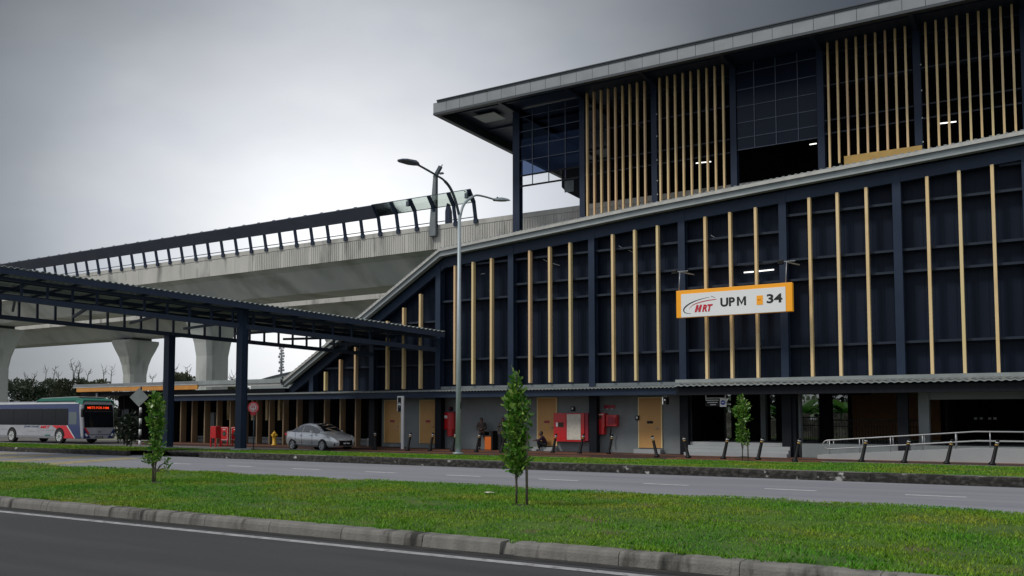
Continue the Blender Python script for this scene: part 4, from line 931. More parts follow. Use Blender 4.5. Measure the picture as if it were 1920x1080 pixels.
MB().prism([(-5.6, 2.83), (-5.0, 3.02), (-1.2, 3.08), (-.5, 2.98), (-.12, 2.83)], lambda u_, v_, w_: (u_, w_, v_), -1.12, 1.12).build('roof_pod', 'bus_green', bus, bevel=.03)
MB().prism([(-5.0, 3.03), (-1.2, 3.09), (-.8, 3.07), (-.8, 3.10), (-1.2, 3.13), (-5.0, 3.06)], lambda u_, v_, w_: (u_, w_, v_), -1.0, 1.0).build('roof_cover', 'bus_white', bus)
MB().box(-Lb+.1, -.5, -W2-.01, -W2+.06, 2.64, 2.70).build('gutter_rail', 'white', bus)
bus.location = (-53.15, 38.0, .012)
# ------------------------------------------------------------------ street furniture
def bollard():
    r = root('bollard', 'x', 'bollard')
    b = MB().tube([(0, 0, 0), (0, 0, .05), (0, 0, .12), (0, 0, .9), (0, 0, .93)], [.13, .12, .07, .055, .05], 10); b.build('post', 'black', r)
    for z in (.74, .82): MB().cyl((0, 0, z), (0, 0, 1), .061, .045, 10).build('reflective_band', 'whiteish' if z > .8 else 'yellow_board', r)
    return r
b0 = bollard(); first = True
BL = [(703, 843, 'beside the sedan, nearest its bonnet'), (764, 845, 'just right of the taxi sign post'), (806, 845, 'in front of the second tan door from the left'), (848, 846, 'close left of the street lamp pole'), (893, 847, 'at the feet of the standing person by the orange bin'), (940, 848, 'in front of the standing person beside the tall sapling'), (1036, 849, 'just right of the crouching person'), (1087, 850, 'in front of the wide red cabinet'), (1141, 851, 'under the red inlet boxes'), (1232, 857, 'leaning left before the rightmost tan door'), (1291, 859, 'leaning left at the left end of the steps'), (1356, 861, 'before the steps, left of the small sapling'), (1421, 862, 'before the steps, right of the small sapling'), (1490, 866, 'at the right end of the steps'), (1615, 866, 'leftmost in front of the pale ramp'), (1695, 868, 'second from left in front of the pale ramp'), (1775, 870, 'third from left in front of the pale ramp'), (1860, 872, 'rightmost in front of the pale ramp')]
for px, py, lab in BL:
    o = b0 if first else copy_tree(b0); first = False
    p = on_z(px, py, .115); o.location = p; s_ = -1 if px in (1232, 1291) else 1
    o.rotation_euler = (0, R(0 if px == 703 else 13)*s_, 0); o['label'] = 'black bollard '+lab; o['group'] = 'black bollards along the pavement edge'
# litter bin
p = on_y(920, 840, 41.2); p.z = .11; r = root('litter_bin', 'orange litter bin with black hood beside a standing person', 'bin', p); x, y = p.x, p.y
MB().box(x-.24, x+.24, y-.22, y+.22, .11, .80).build('bin_body', 'bin_orange', r, bevel=.02)
MB().box(x+.16, x+.28, y-.25, y+.25, .11, 1.08).box(x-.26, x+.16, y-.24, y+.24, .80, .86).box(x-.26, x+.16, y-.24, y+.24, 1.02, 1.1).box(x-.26, x-.22, y-.22, y+.22, .86, 1.02).build('hood', 'black', r, bevel=.02)
# hydrant
p = on_y(515, 780, 39.2); x, y = p.x, p.y; r = root('fire_hydrant', 'yellow fire hydrant on the pavement left of the sedan', 'hydrant', (x, y, .13))
MB().tube([(x, y, .13), (x, y, .2), (x, y, .22), (x, y, .8), (x, y, .82), (x, y, .92)], [.16, .16, .11, .11, .13, .08], 12).build('barrel', 'yellow', r)
MB().cyl((x, y, .74), (1, 0, 0), .06, .44, 10).cyl((x, y-.1, .72), (0, 1, 0), .06, .14, 10).cyl((x, y, .95), (0, 0, 1), .03, .08, 6).build('outlet', 'yellow', r)
# round bus sign
p = on_z(475, 843, .12); x, y = p.x, p.y; r = root('bus_stop_sign', 'round red and white bus stop sign on a thin post', 'sign', p)
MB().cyl((x, y, 1.2), (0, 0, 1), .03, 2.4, 8).build('post', 'pole_dark', r)
F_ = Vector((.45, -.89, 0)).normalized(); c = Vector((x, y-.05, 2.27))
MB().cyl(c, F_, .30, .02, 28).build('disc', 'sign_red', r); MB().cyl(c+F_*.012, F_, .225, .006, 28).build('ring', 'white', r); MB().cyl(c+F_*.016, F_, .20, .006, 28).build('ring', 'sign_red', r); MB().cyl(c+F_*.02, F_, .16, .006, 24).build('pictogram_disc', 'white', r)
sd_ = Vector((-F_.y, F_.x, 0)); o_ = c+F_*.027
def pic(rects, m_, nm, r, o_, sd_):
    b = MB()
    for a_, c_, z0, z1 in rects: q0 = o_+sd_*a_; q1 = o_+sd_*c_; b.add([(q0.x, q0.y, o_.z+z0), (q1.x, q1.y, o_.z+z0), (q1.x, q1.y, o_.z+z1), (q0.x, q0.y, o_.z+z1)], [(0, 1, 2, 3)])
    return b.build(nm, m_, r)
pic([(-.09, .09, .05, .10), (-.10, -.02, -.03, .03), (.02, .10, -.03, .03), (-.08, -.04, -.11, -.06), (.04, .08, -.11, -.06)], 'sign_red', 'pictogram', r, o_, sd_)
MB().box(x-.18, x+.18, y-.07, y-.05, 1.88, 1.98).build('plate', 'sign_red', r)
# taxi / car sign
p = on_z(754, 842, .12); x, y = p.x, p.y; r = root('pick_up_sign', 'black car pictogram sign hung on a white angled post', 'sign', p)
MB().box(x-.05, x+.08, y-.05, y+.05, .12, 2.92).box(x-.32, x-.05, y-.04, y+.04, 2.84, 2.92).box(x-.32, x-.28, y-.03, y+.03, 2.1, 2.84).build('post', 'white', r, bevel=.005)
MB().box(x-.28, x-.06, y-.025, y+.025, 2.08, 2.83).build('panel', 'black', r)
pic([(-.08, .08, -.06, 0), (-.055, .055, .0, .02), (-.06, -.045, .0, .06), (.045, .06, .0, .06), (-.05, .05, .05, .07), (-.08, -.045, -.09, -.06), (.045, .08, -.09, -.06), (-.03, .03, -.17, -.155)], 'white', 'pictogram', r, Vector((x-.17, y-.03, 2.5)), Vector((1, 0, 0)))
# back of a diamond sign on a banded pole
p = on_z(262, 836, .2); x, y = p.x, p.y; r = root('warning_sign', 'back of a grey diamond sign on a black and white banded pole', 'sign', p)
top = on_y(261, 727, y).z; bt = MB(); wt = MB(); z = .2; k = 0
while z < top-1.0:
    (wt if k % 2 == 0 else bt).cyl((x, y, z+.15), (0, 0, 1), .07, .298, 10); z += .3; k += 1
bt.build('pole_band', 'black', r); wt.build('pole', 'white', r)
MB().cyl((x, y, top-.5), (0, 0, 1), .045, 1.1, 8).build('bracket', 'black', r)
c = Vector((x-.05, y-.07, on_y(261, 745, y).z)); h = .52; ax_ = Vector((.84, .54, 0))
MB().add([c-ax_*h, c-Vector((0, 0, h)), c+ax_*h, c+Vector((0, 0, h)), c-ax_*h+Vector((.02, -.03, 0)), c-Vector((-.02, .03, h)), c+ax_*h+Vector((.02, -.03, 0)), c+Vector((.02, -.03, h))], [(0, 1, 2, 3), (4, 7, 6, 5), (0, 4, 5, 1), (1, 5, 6, 2), (2, 6, 7, 3), (3, 7, 4, 0)]).build('plate', 'silver', r)
# red kiosk and red barrier panels
p = on_z(404, 838, .14); x, y = p.x, p.y; r = root('red_box_stand', 'tall red box on legs standing left of the red panels', 'stand', p)
MB().box(x-.22, x+.22, y-.2, y+.2, .62, 1.28).build('box', 'red', r, bevel=.02)
for sx_ in (-1, 1):
    for sy_ in (-1, 1): MB().box(x+sx_*.19-.03, x+sx_*.19+.03, y+sy_*.17-.03, y+sy_*.17+.03, .14, .62).build('leg', 'red', r)
for n_, px in enumerate((421, 441)):
    p = on_z(px, 836, .14); x, y = p.x, p.y; w_ = .30
    r = root('red_barrier', ['red barrier panel with dashed white border and green emblem, fully seen', 'red barrier panel half hidden behind the walkway column'][n_], 'barrier', p, group='red barrier panels')
    bb = MB().box(x-w_, x+w_, y-.04, y+.04, .45, 1.22).build('panel', 'red', r, bevel=.01); q = MB()
    for i in range(6):
        t = -w_+.02+i*(2*w_-.04)/6
        for z in (.47, 1.17): q.box(x+t, x+t+.06, y-.05, y-.042, z, z+.03)
    for i in range(7):
        for s_ in (-1, 1): q.box(x+s_*(w_-.035)-.015, x+s_*(w_-.035)+.015, y-.05, y-.042, .52+i*.095, .57+i*.095)
    q.build('dashed_border', 'white', bb); MB().cyl((x, y-.045, .84), (0, 1, 0), .13, .02, 16).build('emblem', 'soil', bb); MB().box(x-.06, x+.06, y-.06, y-.052, .78, .87).build('emblem', 'bus_green', bb)
    MB().box(x-.1, x+.1, y-.055, y-.042, 1.05, 1.10).build('label_plate', 'whiteish', bb)
    for s_ in (-1, 1): MB().box(x+s_*w_*.8-.025, x+s_*w_*.8+.025, y-.03, y+.03, .14, .45).box(x+s_*w_*.8-.025, x+s_*w_*.8+.025, y-.25, y+.25, .14, .18).build('leg', 'red', r)
# hanging signs
p = on_y(1343, 755, 40.3); x, z = p.x, p.z; r = root('hanging_sign', 'black hanging sign with blue round emblem above the steps', 'sign', (x, 40.3, 3.14))
a_ = on_y(1323, 762, 40.3); c_ = on_y(1362, 748, 40.3)
MB().box(a_.x, c_.x-.28, 40.27, 40.33, a_.z, c_.z).build('panel', 'black', r); MB().box(c_.x-.28, c_.x, 40.26, 40.34, a_.z-.02, c_.z+.03).build('emblem_panel', 'white', r)
MB().cyl((c_.x-.14, 40.255, (a_.z+c_.z)/2), (0, 1, 0), .11, .01, 20).build('emblem', 'blue', r); MB().box(c_.x-.2, c_.x-.08, 40.24, 40.25, (a_.z+c_.z)/2-.01, (a_.z+c_.z)/2+.02).build('emblem_mark', 'white', r)
MB().box(a_.x, a_.x+.04, 40.28, 40.32, c_.z, 3.1).box(c_.x-.06, c_.x-.02, 40.28, 40.32, c_.z+.03, 3.1).box(a_.x, c_.x, 40.28, 40.32, c_.z+.03, c_.z+.06).build('hanger', 'white', r)
q = MB(); 
for i, (s0, s1) in enumerate(((.03, .60), (.1, .56), (.22, .48))): q.box(a_.x+s0, a_.x+s1, 40.255, 40.265, c_.z-.07-i*.10, c_.z-.03-i*.10)
q.build('lettering', 'whiteish', r)
p = on_y(1248, 750, 40.3); x, z = p.x, p.z; r = root('hanging_sign', 'small white edged hanging sign under the canopy by the rightmost tan door', 'sign', (x, 40.3, 3.1))
MB().box(x-.09, x-.05, 40.1, 40.5, z-.2, z+.15).build('edge', 'white', r); MB().box(x-.05, x+.10, 40.12, 40.48, z-.2, z+.12).build('panel', 'black', r)
MB().box(x-.07, x-.05, 40.28, 40.31, z+.15, 3.1).box(x+.03, x+.05, 40.28, 40.31, z+.12, 3.1).build('hanger', 'whiteish', r); MB().cyl((x+.03, 40.11, z), (0, 1, 0), .03, .02, 8).build('mark', 'white', r)
for n_, (px, py, lab) in enumerate(((1074, 766, 'small dark wall lamp above the wide red cabinet'), (1195, 783, 'small white edged control box left of the rightmost tan door'), (845, 766, 'small dark wall plate above the tall red cabinet'))):
    p = on_y(px, py, 41.5); r = root(['wall_lamp', 'control_box', 'wall_plate'][n_], lab, ['lamp', 'box', 'plate'][n_], p)
    MB().box(p.x-.09, p.x+.09, 41.46, 41.6, p.z-.13, p.z+.1).build('housing', 'black', r, bevel=.02); MB().box(p.x-.04, p.x+.04, 41.44, 41.46, p.z-.05, p.z+.05).build('lens', 'white' if n_ < 2 else 'darkred', r)
b = None
# ------------------------------------------------------------------ ramp with handrails
rp = root('access_ramp', 'pale concrete access ramp with double steel handrails at right', 'ramp', (-5, 40.5, .1))
MB().prism([(-8.15, .05), (-8.15, .26), (-2.4, .66), (18, .66), (18, .05)], lambda u_, v_, w_: (u_, w_, v_), 39.9, 41.25).build('ramp_base', 'concrete_wall', rp, bevel=.01)
rz_ = lambda X: .26+min(max((X+8.15)/5.75, 0), 1)*.40
for yy, x0 in ((40.0, -7.9), (41.1, -7.95)):
    pts = [(18, yy, rz_(18)+.62), (-2.4, yy, rz_(-2.4)+.62), (x0+.25, yy, rz_(x0)+.60)]
    for a_ in np.linspace(R(80), R(280), 8): pts.append((x0+.18+.22*math.cos(a_), yy, rz_(x0)+.42+.18*math.sin(a_)))
    pts += [(x0+.25, yy, rz_(x0)+.24), (-2.4, yy, rz_(-2.4)+.26), (18, yy, rz_(18)+.26)]
    MB().tube(pts, .028, 8).build('handrail', 'steel', rp)
    X = x0+.22
    while X < 16: MB().tube([(X, yy, rz_(X)), (X, yy, rz_(X)+.62)], .022, 6).build('rail_post', 'steel', rp); X += 1.15
# black railings and gate inside the passage
gt = root('metal_gate', 'black barred metal gate beside the grey pillar right of the steps', 'gate', (on_y(1518, 800, 42.2).x, 42.2, .7))
a_ = on_y(1503, 800, 42.2).x; c_ = on_y(1536, 800, 42.2).x
b = MB().box(a_, c_, 42.18, 42.24, .75, .80).box(a_, c_, 42.18, 42.24, 1.45, 1.49).box(a_, c_, 42.18, 42.24, 1.8, 1.85).box(a_, a_+.05, 42.18, 42.24, .7, 1.85).box(c_-.05, c_, 42.18, 42.24, .7, 1.85)
for i in range(1, 8): X = a_+(c_-a_)*i/8; b.box(X-.01, X+.01, 42.2, 42.22, .75, 1.8)
b.build('frame', 'black', gt)
rl = root('railing', 'black upright railing in front of the brown timber wall', 'railing', (-6, 43.5, .7))
a_ = on_y(1557, 800, 43.5).x; b = MB().box(a_, -4.6, 43.48, 43.53, 1.68, 1.73).box(a_, -4.6, 43.48, 43.53, 1.40, 1.43).box(a_, -4.6, 43.48, 43.53, .78, .82)
X = a_
while X < -4.6: b.box(X, X+.02, 43.49, 43.51, .72, 1.68); X += .12
b.build('bars', 'black', rl)
# behind the station
struct('lawn', MB().box(-40, 20, 50.2, 62, -.05, .62), 'grass_base')
bw = root('block_wall', 'mottled concrete block garden wall behind the station passage', 'wall', (-14, 61, .6)); MB().box(-32, 8, 61, 61.25, .6, 1.75).build('wall', 'block', bw)
b = MB(); X = -32; g = random.Random(8)
while X < 8: 
    if g.random() < .6: b.box(X, X+.5, 61, 61.25, 1.77, 2.15)
    X += .62
b.build('coping_block', 'block', bw)
bd = root('hanging_banner', 'dark blue banner on the black column right of the steps', 'banner', (-9.7, 40.9, 3)); a_ = on_y(1477, 780, 40.95)
MB().box(a_.x-.02, a_.x+.13, 40.93, 40.96, 1.45, 2.9).build('cloth', 'blue', bd)
# ------------------------------------------------------------------ vegetation
def banana(px, top, Y, label, sd_):
    p = on_y(px, top, Y); x = p.x; g = random.Random(sd_); r = root('banana_plant', label, 'plant', (x, Y, .6), group='plants behind the station')
    MB().tube([(x, Y, .6), (x+.05, Y, 1.6), (x, Y, 2.3)], [.16, .13, .08], 8).build('stem', 'leaf_banana', r)
    b = MB()
    for k in range(13):
        a_ = g.uniform(0, 2*math.pi); Ln = g.uniform(1.4, 2.2); el = g.uniform(.5, 1.35); d = Vector((math.cos(a_), math.sin(a_), 0)); s_ = Vector((-d.y, d.x, 0)); pts = []
        for i in range(8):
            t = i/7; e_ = el-t*1.3; pts.append(Vector((x, Y, g.uniform(1.9, 2.3) if i == 0 else 0)) if i == 0 else pts[-1]+(d*math.cos(e_)+Vector((0, 0, math.sin(e_))))*Ln/7)
        vs = []
        for i, q in enumerate(pts): w_ = .26*math.sin(math.pi*min(1, .12+.88*i/7))+.01; vs += [q+s_*w_-Vector((0, 0, w_*.35)), q, q-s_*w_-Vector((0, 0, w_*.35))]
        b.add(vs, [(3*i+j, 3*i+3+j, 3*i+4+j, 3*i+1+j) for i in range(7) for j in (0, 1)], True)
    b.build('leaves', 'leaf_banana', r)
banana(1580, 740, 62.5, 'broad leaved banana plant framed just left of the timber wall', 3)
banana(1510, 740, 62.3, 'banana plant seen behind the barred gate', 5)
banana(1465, 745, 62.6, 'banana plant seen through the passage right of the steps', 9)
def bush(name, label, c, rad, n, size, m_, group, trunk=True, seed=1, bare=0):
    r = root(name, label, 'tree', (c[0], c[1], 0), group=group); g = random.Random(seed)
    cs = []; rs = []
    for k in range(16):
        a_ = g.uniform(0, 2*math.pi); q = g.uniform(.2, .85); h = g.uniform(.12, 1.0)
        cs.append((c[0]+rad*q*math.cos(a_)*(1.15-.5*h), c[1]+rad*q*math.sin(a_), c[2]*h*.92)); s_ = rad*g.uniform(.22, .45); rs.append((s_, s_, s_*.7))
    leafcloud('crown', m_, cs, rs, n, size, r, aspect=.55, seed=seed)
    b = MB().tube([(c[0], c[1], 0), (c[0]+.1, c[1], c[2]*.45), (c[0], c[1], c[2]*.8)], [rad*.06, rad*.045, rad*.02], 6)
    for q in cs[:8]: b.tube([(c[0], c[1], c[2]*.3), tuple((Vector((c[0], c[1], c[2]*.5))+Vector(q))/2), q], [rad*.03, rad*.02, rad*.01], 5)
    for k in range(bare):
        x = c[0]+g.uniform(-.5, .5)*rad; z0 = c[2]*.85; h = g.uniform(1.5, 3.6); lean = g.uniform(-.3, .3); pt = [(x, c[1], z0-2), (x+lean*.5*h*.4, c[1], z0+h*.5), (x+lean*h, c[1], z0+h)]
        b.tube(pt, [.09, .06, .025], 5)
        for j in range(6):
            t = g.uniform(.35, 1); q = Vector(pt[1]).lerp(Vector(pt[2]), max(0, (t-.3)/.7)); dx = g.choice((-1, 1))*g.uniform(.4, 1.1); mid_ = q+Vector((dx*.5, 0, .15)); b.tube([q, mid_, q+Vector((dx, 0, g.uniform(.3, 1.0)))], [.035, .028, .015], 4)
    b.build('trunk', 'bark', r)
    return r
TR = [(-15, 712, 4.6, 'dark leafy tree at the far left edge beside the left pier', 'leaf_far', 1), (48, 718, 4.4, 'rounded dark tree with one bare twig, above the middle of the bus', 'leaf_far', 2), (98, 712, 4.0, 'dark bushy tree with bare twigs above the bus roof', 'leaf_far', 3), (150, 702, 4.6, 'tallest olive tree with bare branching top above the bus front', 'leaf_olive', 5), (196, 712, 3.8, 'olive green tree just left of the middle pier', 'leaf_olive', 2), (292, 712, 3.4, 'small tree just right of the middle pier', 'leaf_far', 1), (338, 698, 3.4, 'tree between the dark walkway columns with bare twigs on top', 'leaf_olive', 3), (440, 716, 2.2, 'sparse bare topped tree right of the wide pier', 'leaf_olive', 2), (480, 722, 2.2, 'low tree beyond the shelter roof right of the walkway column', 'leaf_far', 0)]
for i, (px, top, rad, lab, m_, br) in enumerate(TR):
    Y = 84+(i*37 % 11); p = on_y(px, top, Y); bush('broadleaf_tree', lab, (p.x, Y, p.z), rad, 4200, .46, m_, 'trees beyond the viaducts', seed=20+i, bare=br)
cs = []; rs = []; g = random.Random(4)
for i in range(150):
    X = g.uniform(-330, -30); Y = g.uniform(118, 150)+max(0, (-X-200))*.1; cs.append((X, Y, g.uniform(.8, 3.0))); rs.append((5, 4, g.uniform(1.8, 3.2)))
leafcloud('far_wood', 'leaf_far', cs, rs, 26000, 1.0, aspect=.6, seed=77, kind='stuff')
cs = []; rs = []
for i in range(40): X = g.uniform(-30, 12); cs.append((X, g.uniform(64, 68), g.uniform(1, 4.5))); rs.append((1.6, 1.4, 1.3))
leafcloud('garden_thicket', 'leaf_dark', cs, rs, 9000, .4, aspect=.5, seed=5, kind='stuff')
def sapling(px, py, lab, zt, wd, clusters, n, leaf, stake=True, seed=1, base=.14, extra=()):
    p = on_z(px, py, base); x, y = p.x, p.y; r = root('sapling', lab, 'tree', p, group='young saplings'); g = random.Random(seed)
    b = MB().tube([(x, y, base), (x+.01, y, base+.35), (x-.01, y, base+.9), (x+.01, y, zt*.8), (x, y, zt)], [.022, .018, .015, .009, .003], 7)
    cs = [(x+dx, y+dy, z) for dx, dy, z, a_, h in clusters]; rs = [(a_, a_, h) for dx, dy, z, a_, h in clusters]
    for (dx, dy, z, a_, h) in clusters:
        for k in range(3): b.tube([(x, y, max(base+.25, z-h-.25)), (x+dx*.5+g.uniform(-.04, .04), y, z-h*.3), (x+dx+g.uniform(-.8, .8)*a_, y+g.uniform(-.6, .6)*a_, z+h*.7)], [.009, .006, .003], 4)
    for tw in extra: b.tube([(x+q[0], y+q[1], q[2]) for q in tw], [.008]+[.005]*(len(tw)-1), 5)
    b.build('trunk', 'bark', r)
    leafcloud('crown', 'leaf', cs, rs, n, leaf, r, aspect=.46, up=.75, shell=.15, seed=seed, fine=True)
    if stake: s_ = stake; MB().tube([(x+s_[0], y+s_[1], base), (x+s_[0]-.01, y+s_[1], s_[2])], .024, 7).build('stake', 'stake', r)
    return r
sapling(968, 951, 'tallest leafy sapling with a wooden stake in the near grass strip', 2.58, .25,
        [(0, 0, 2.42, .07, .18), (.01, 0, 2.15, .12, .22), (-.06, 0, 1.98, .14, .2), (.08, 0, 1.92, .16, .22), (0, .03, 1.7, .2, .28), (-.05, 0, 1.45, .19, .25), (.04, 0, 1.3, .19, .25), (-.02, 0, 1.1, .2, .2), (-.08, 0, .92, .16, .15), (.08, 0, .95, .15, .16), (0, 0, .8, .12, .12)], 1500, .115, stake=(.19, .05, 1.5), seed=2)
sapling(290, 907, 'young sapling with a low side sprig at the left of the near grass strip', 2.3, .25,
        [(0, 0, 2.12, .14, .2), (-.08, 0, 1.95, .15, .2), (.09, 0, 1.9, .14, .25), (-.05, 0, 1.65, .18, .2), (.05, 0, 1.5, .16, .2), (0, 0, 1.25, .14, .2), (-.05, 0, 1.05, .13, .15), (.07, 0, 1.0, .13, .16), (-.22, 0, .72, .12, .12), (-.08, 0, .72, .14, .14), (.12, 0, .8, .12, .12), (.42, 0, .62, .045, .11), (.37, 0, .5, .04, .05)], 1000, .115, stake=(-.13, .05, 1.2), seed=5, extra=[[(0, 0, .42), (.15, 0, .44), (.3, 0, .43), (.4, 0, .52), (.43, 0, .7)], [(0, 0, .4), (-.12, 0, .55), (-.25, 0, .75)]])
sapling(1392, 862, 'small sapling with stakes in front of the steps', 2.6, .3,
        [(.0, 0, 2.45, .14, .2), (.08, 0, 2.15, .24, .25), (-.08, 0, 2.0, .24, .25), (.06, 0, 1.75, .24, .2), (-.03, 0, 1.45, .16, .18), (.04, 0, 1.15, .22, .16), (-.06, 0, .95, .2, .14), (.12, 0, .85, .14, .12)], 1100, .12, stake=(.19, .1, 1.1), seed=8, base=.2)
# dark shrub pots by the bus front
p = on_z(238, 836, .1); r = root('potted_shrub', 'dark leafy shrub between the bus front and the banded pole', 'plant', p)
leafcloud('foliage', 'leaf_dark', [(p.x, p.y, 1.3), (p.x-.3, p.y, .9), (p.x+.4, p.y, 1.5), (p.x+.1, p.y, .7)], [(.6, .4, .5)]*4, 500, .25, r, seed=3)
MB().tube([(p.x, p.y, .1), (p.x, p.y, .9)], .05, 6).build('stem', 'bark', r)
p = on_y(233, 775, 42.0); r = root('notice_board', 'pale notice sheets on a post beside the bus front', 'board', (p.x, 42, .13))
MB().box(p.x-.75, p.x-.08, 41.98, 42.0, p.z-.35, p.z+.25).box(p.x+.0, p.x+.5, 41.98, 42.0, p.z-.3, p.z+.3).build('sheet', 'wall_grey', r); MB().box(p.x-.08, p.x, 42.0, 42.1, .1, 3.3).build('post', 'black', r)
# ------------------------------------------------------------------ far buildings
p = on_y(520, 705, 150); r = root('far_hall', 'distant pale hall with a low arched roof beyond the eave', 'building', (p.x, 150, 0))
a_ = on_y(470, 712, 150).x; c_ = a_+52; h0 = on_y(478, 712, 150).z-1; pts = [(a_+(c_-a_)*i/20, h0+3.2*math.sin(math.pi*i/20)**.8) for i in range(21)]
MB().prism([(a_, 0)]+pts+[(c_, 0)], lambda u_, v_, w_: (u_, w_, v_), 150, 170).build('wall', 'silver', r)
b = MB(); 
for q0, q1 in zip(pts, pts[1:]): b.bar((q0[0], 149.9, q0[1]), (q1[0], 149.9, q1[1]), .3, .35)
b.build('roof_edge', 'fascia_dark', r); MB().box(a_+12, a_+12.4, 149.7, 150, h0, h0+1.9).box(a_+10, a_+10.2, 149.7, 150, h0, h0+1.5).build('window', 'fascia_dark', r)
p = on_y(528, 660, 200); r = root('radio_mast', 'thin distant lattice radio mast on the horizon', 'mast', (p.x, 200, 0))
MB().tube([(p.x, 200, 0), (p.x, 200, p.z-2), (p.x, 200, p.z+1.5)], [.5, .3, .15], 6).build('mast', 'fascia', r); b = MB()
for i in range(9): z = p.z-6+i*.85; g_ = (i*37 % 5)/5; b.box(p.x-1.2+g_, p.x-.7+g_, 199.8, 200.2, z, z+.7).box(p.x+.6-g_*.5, p.x+1.1-g_*.5, 199.8, 200.2, z+.2, z+.8)
b.build('antenna', 'fascia', r)
# ------------------------------------------------------------------ people
def skinmesh(name, chains, mats, parent, sub=2):
    # chains: list of [(x,y,z,r), ...]; points shared by position; first point is the root
    V = []; Rr = []; Ed = []; key = {}
    for ch in chains:
        prev = None
        for x, y, z, r in ch:
            k = (round(x, 4), round(y, 4), round(z, 4))
            if k not in key: key[k] = len(V); V.append((x, y, z)); Rr.append(r)
            i = key[k]
            if prev is not None and prev != i: Ed.append((prev, i))
            prev = i
    me = bpy.data.meshes.new(name); me.from_pydata(V, Ed, []); o = bpy.data.objects.new(name+'_tmp', me); col.objects.link(o)
    sk = o.modifiers.new('skin', 'SKIN'); sk.use_smooth_shade = True
    ss = o.modifiers.new('sub', 'SUBSURF'); ss.levels = sub; ss.render_levels = sub
    sv_ = me.skin_vertices[0].data
    for i, r in enumerate(Rr): sv_[i].radius = (r, r); sv_[i].use_root = (i == 0)
    dg = bpy.context.evaluated_depsgraph_get(); m2 = bpy.data.meshes.new_from_object(o.evaluated_get(dg)); bpy.data.objects.remove(o)
    m2.materials.clear(); m2.materials.append(M[mats]); q = bpy.data.objects.new(name, m2); col.objects.link(q); q.parent = parent; return q
def person(label, loc, rz, J, shirt, trousers, sleeve='long'):
    r = root('person', label, 'person', loc, rz)
    g = lambda k, rad: (*J[k], rad)
    def L_(a_, c_, t): a_ = Vector(J[a_]); c_ = Vector(J[c_]); return tuple(a_+(c_-a_)*t)
    ch = [[g('pelvis', .115), (*L_('pelvis', 'chest', .5), .105), g('chest', .12), g('neck', .052), g('head', .075)]]
    fingers = []
    for s in 'lr':
        ch.append([g('pelvis', .115), g('hip'+s, .085), (*L_('hip'+s, 'knee'+s, .5), .075), g('knee'+s, .055), (*L_('knee'+s, 'ank'+s, .35), .052), g('ank'+s, .036), g('toe'+s, .03)])
        ch.append([g('chest', .12), g('sho'+s, .055), (*L_('sho'+s, 'elb'+s, .5), .045), g('elb'+s, .037), (*L_('elb'+s, 'wri'+s, .4), .034), g('wri'+s, .024)])
        w_ = Vector(J['wri'+s]); d = (w_-Vector(J['elb'+s])).normalized(); sd_ = d.cross(Vector((0, 0, 1))).normalized() if abs(d.z) < .95 else Vector((0, 1, 0)); dn = d.cross(sd_).normalized()
        palm = w_+d*.06; ch[-1].append((*palm, .027))
        for k, ln in enumerate((.07, .08, .075, .06)):
            b0_ = palm+d*.025+sd_*(k-1.5)*.019; ch.append([(*palm, .027), (*b0_, .010), (*(b0_+d*ln*.5+dn*.008), .009), (*(b0_+d*ln*.85+dn*.03), .007)])
        ch.append([(*w_, .024), (*(w_+d*.03+sd_*.035), .011), (*(w_+d*.07+sd_*.05), .009)])
    skinmesh('body', ch, 'skin', r)
    # head shape with face
    h = Vector(J['head']); fd = Vector(J['face']).normalized(); sdv = Vector((-fd.y, fd.x, 0)).normalized(); up_ = fd.cross(sdv)*-1 if False else Vector((0, 0, 1))
    b = MB(); c = h+up_*.035
    b.ball(c, .105, 14, 10, (.78, .78, 1.14)); b.ball(c+fd*.03-up_*.06, .062, 10, 7, (.9, .9, .95)); b.ball(c+fd*.095-up_*.012, .018, 6, 5, (.9, .9, 1.4))
    for s in (-1, 1): b.ball(c+sdv*s*.082-up_*.01, .022, 6, 5, (.6, .8, 1.3))
    hd = b.build('head', 'skin', r)
    off = parent_world(r)
    for v in hd.data.vertices: v.co += off
    def raw(mb, nm, m_, par):
        o = mb.build(nm, m_, par)
        for v in o.data.vertices: v.co += off
        return o
    q = MB()
    for s in (-1, 1): q.ball(c+fd*.078+sdv*s*.032+up_*.008, .011, 6, 5)
    raw(q, 'eyes', 'black', hd); raw(MB().ball(c+fd*.085-up_*.052, .016, 6, 5, (1.3, 1.3, .35)), 'mouth', 'darkred', hd)
    raw(MB().ball(c-fd*.022+up_*.028, .112, 12, 8, (.82, .82, 1.05)), 'hair', 'hair', r)
    # clothing follows the body a little outside it
    e = .016
    sh = [[g('pelvis', .115+e), (*L_('pelvis', 'chest', .5), .12+e), g('chest', .125+e), (*L_('chest', 'neck', .6), .07)]]
    for s in 'lr':
        c_ = [g('chest', .125+e), g('sho'+s, .058+e), (*L_('sho'+s, 'elb'+s, .5), .05+e)]
        if sleeve == 'long': c_ += [g('elb'+s, .04+e), (*L_('elb'+s, 'wri'+s, .85), .032+e)]
        sh.append(c_)
    skinmesh('shirt', sh, shirt, r)
    tr = [[g('pelvis', .12+e), (*L_('pelvis', 'chest', .2), .11+e)]]
    for s in 'lr': tr.append([g('pelvis', .12+e), g('hip'+s, .088+e), (*L_('hip'+s, 'knee'+s, .5), .08+e), g('knee'+s, .06+e), (*L_('knee'+s, 'ank'+s, .5), .054+e), (*L_('knee'+s, 'ank'+s, .93), .045+e)])
    skinmesh('trousers', tr, trousers, r)
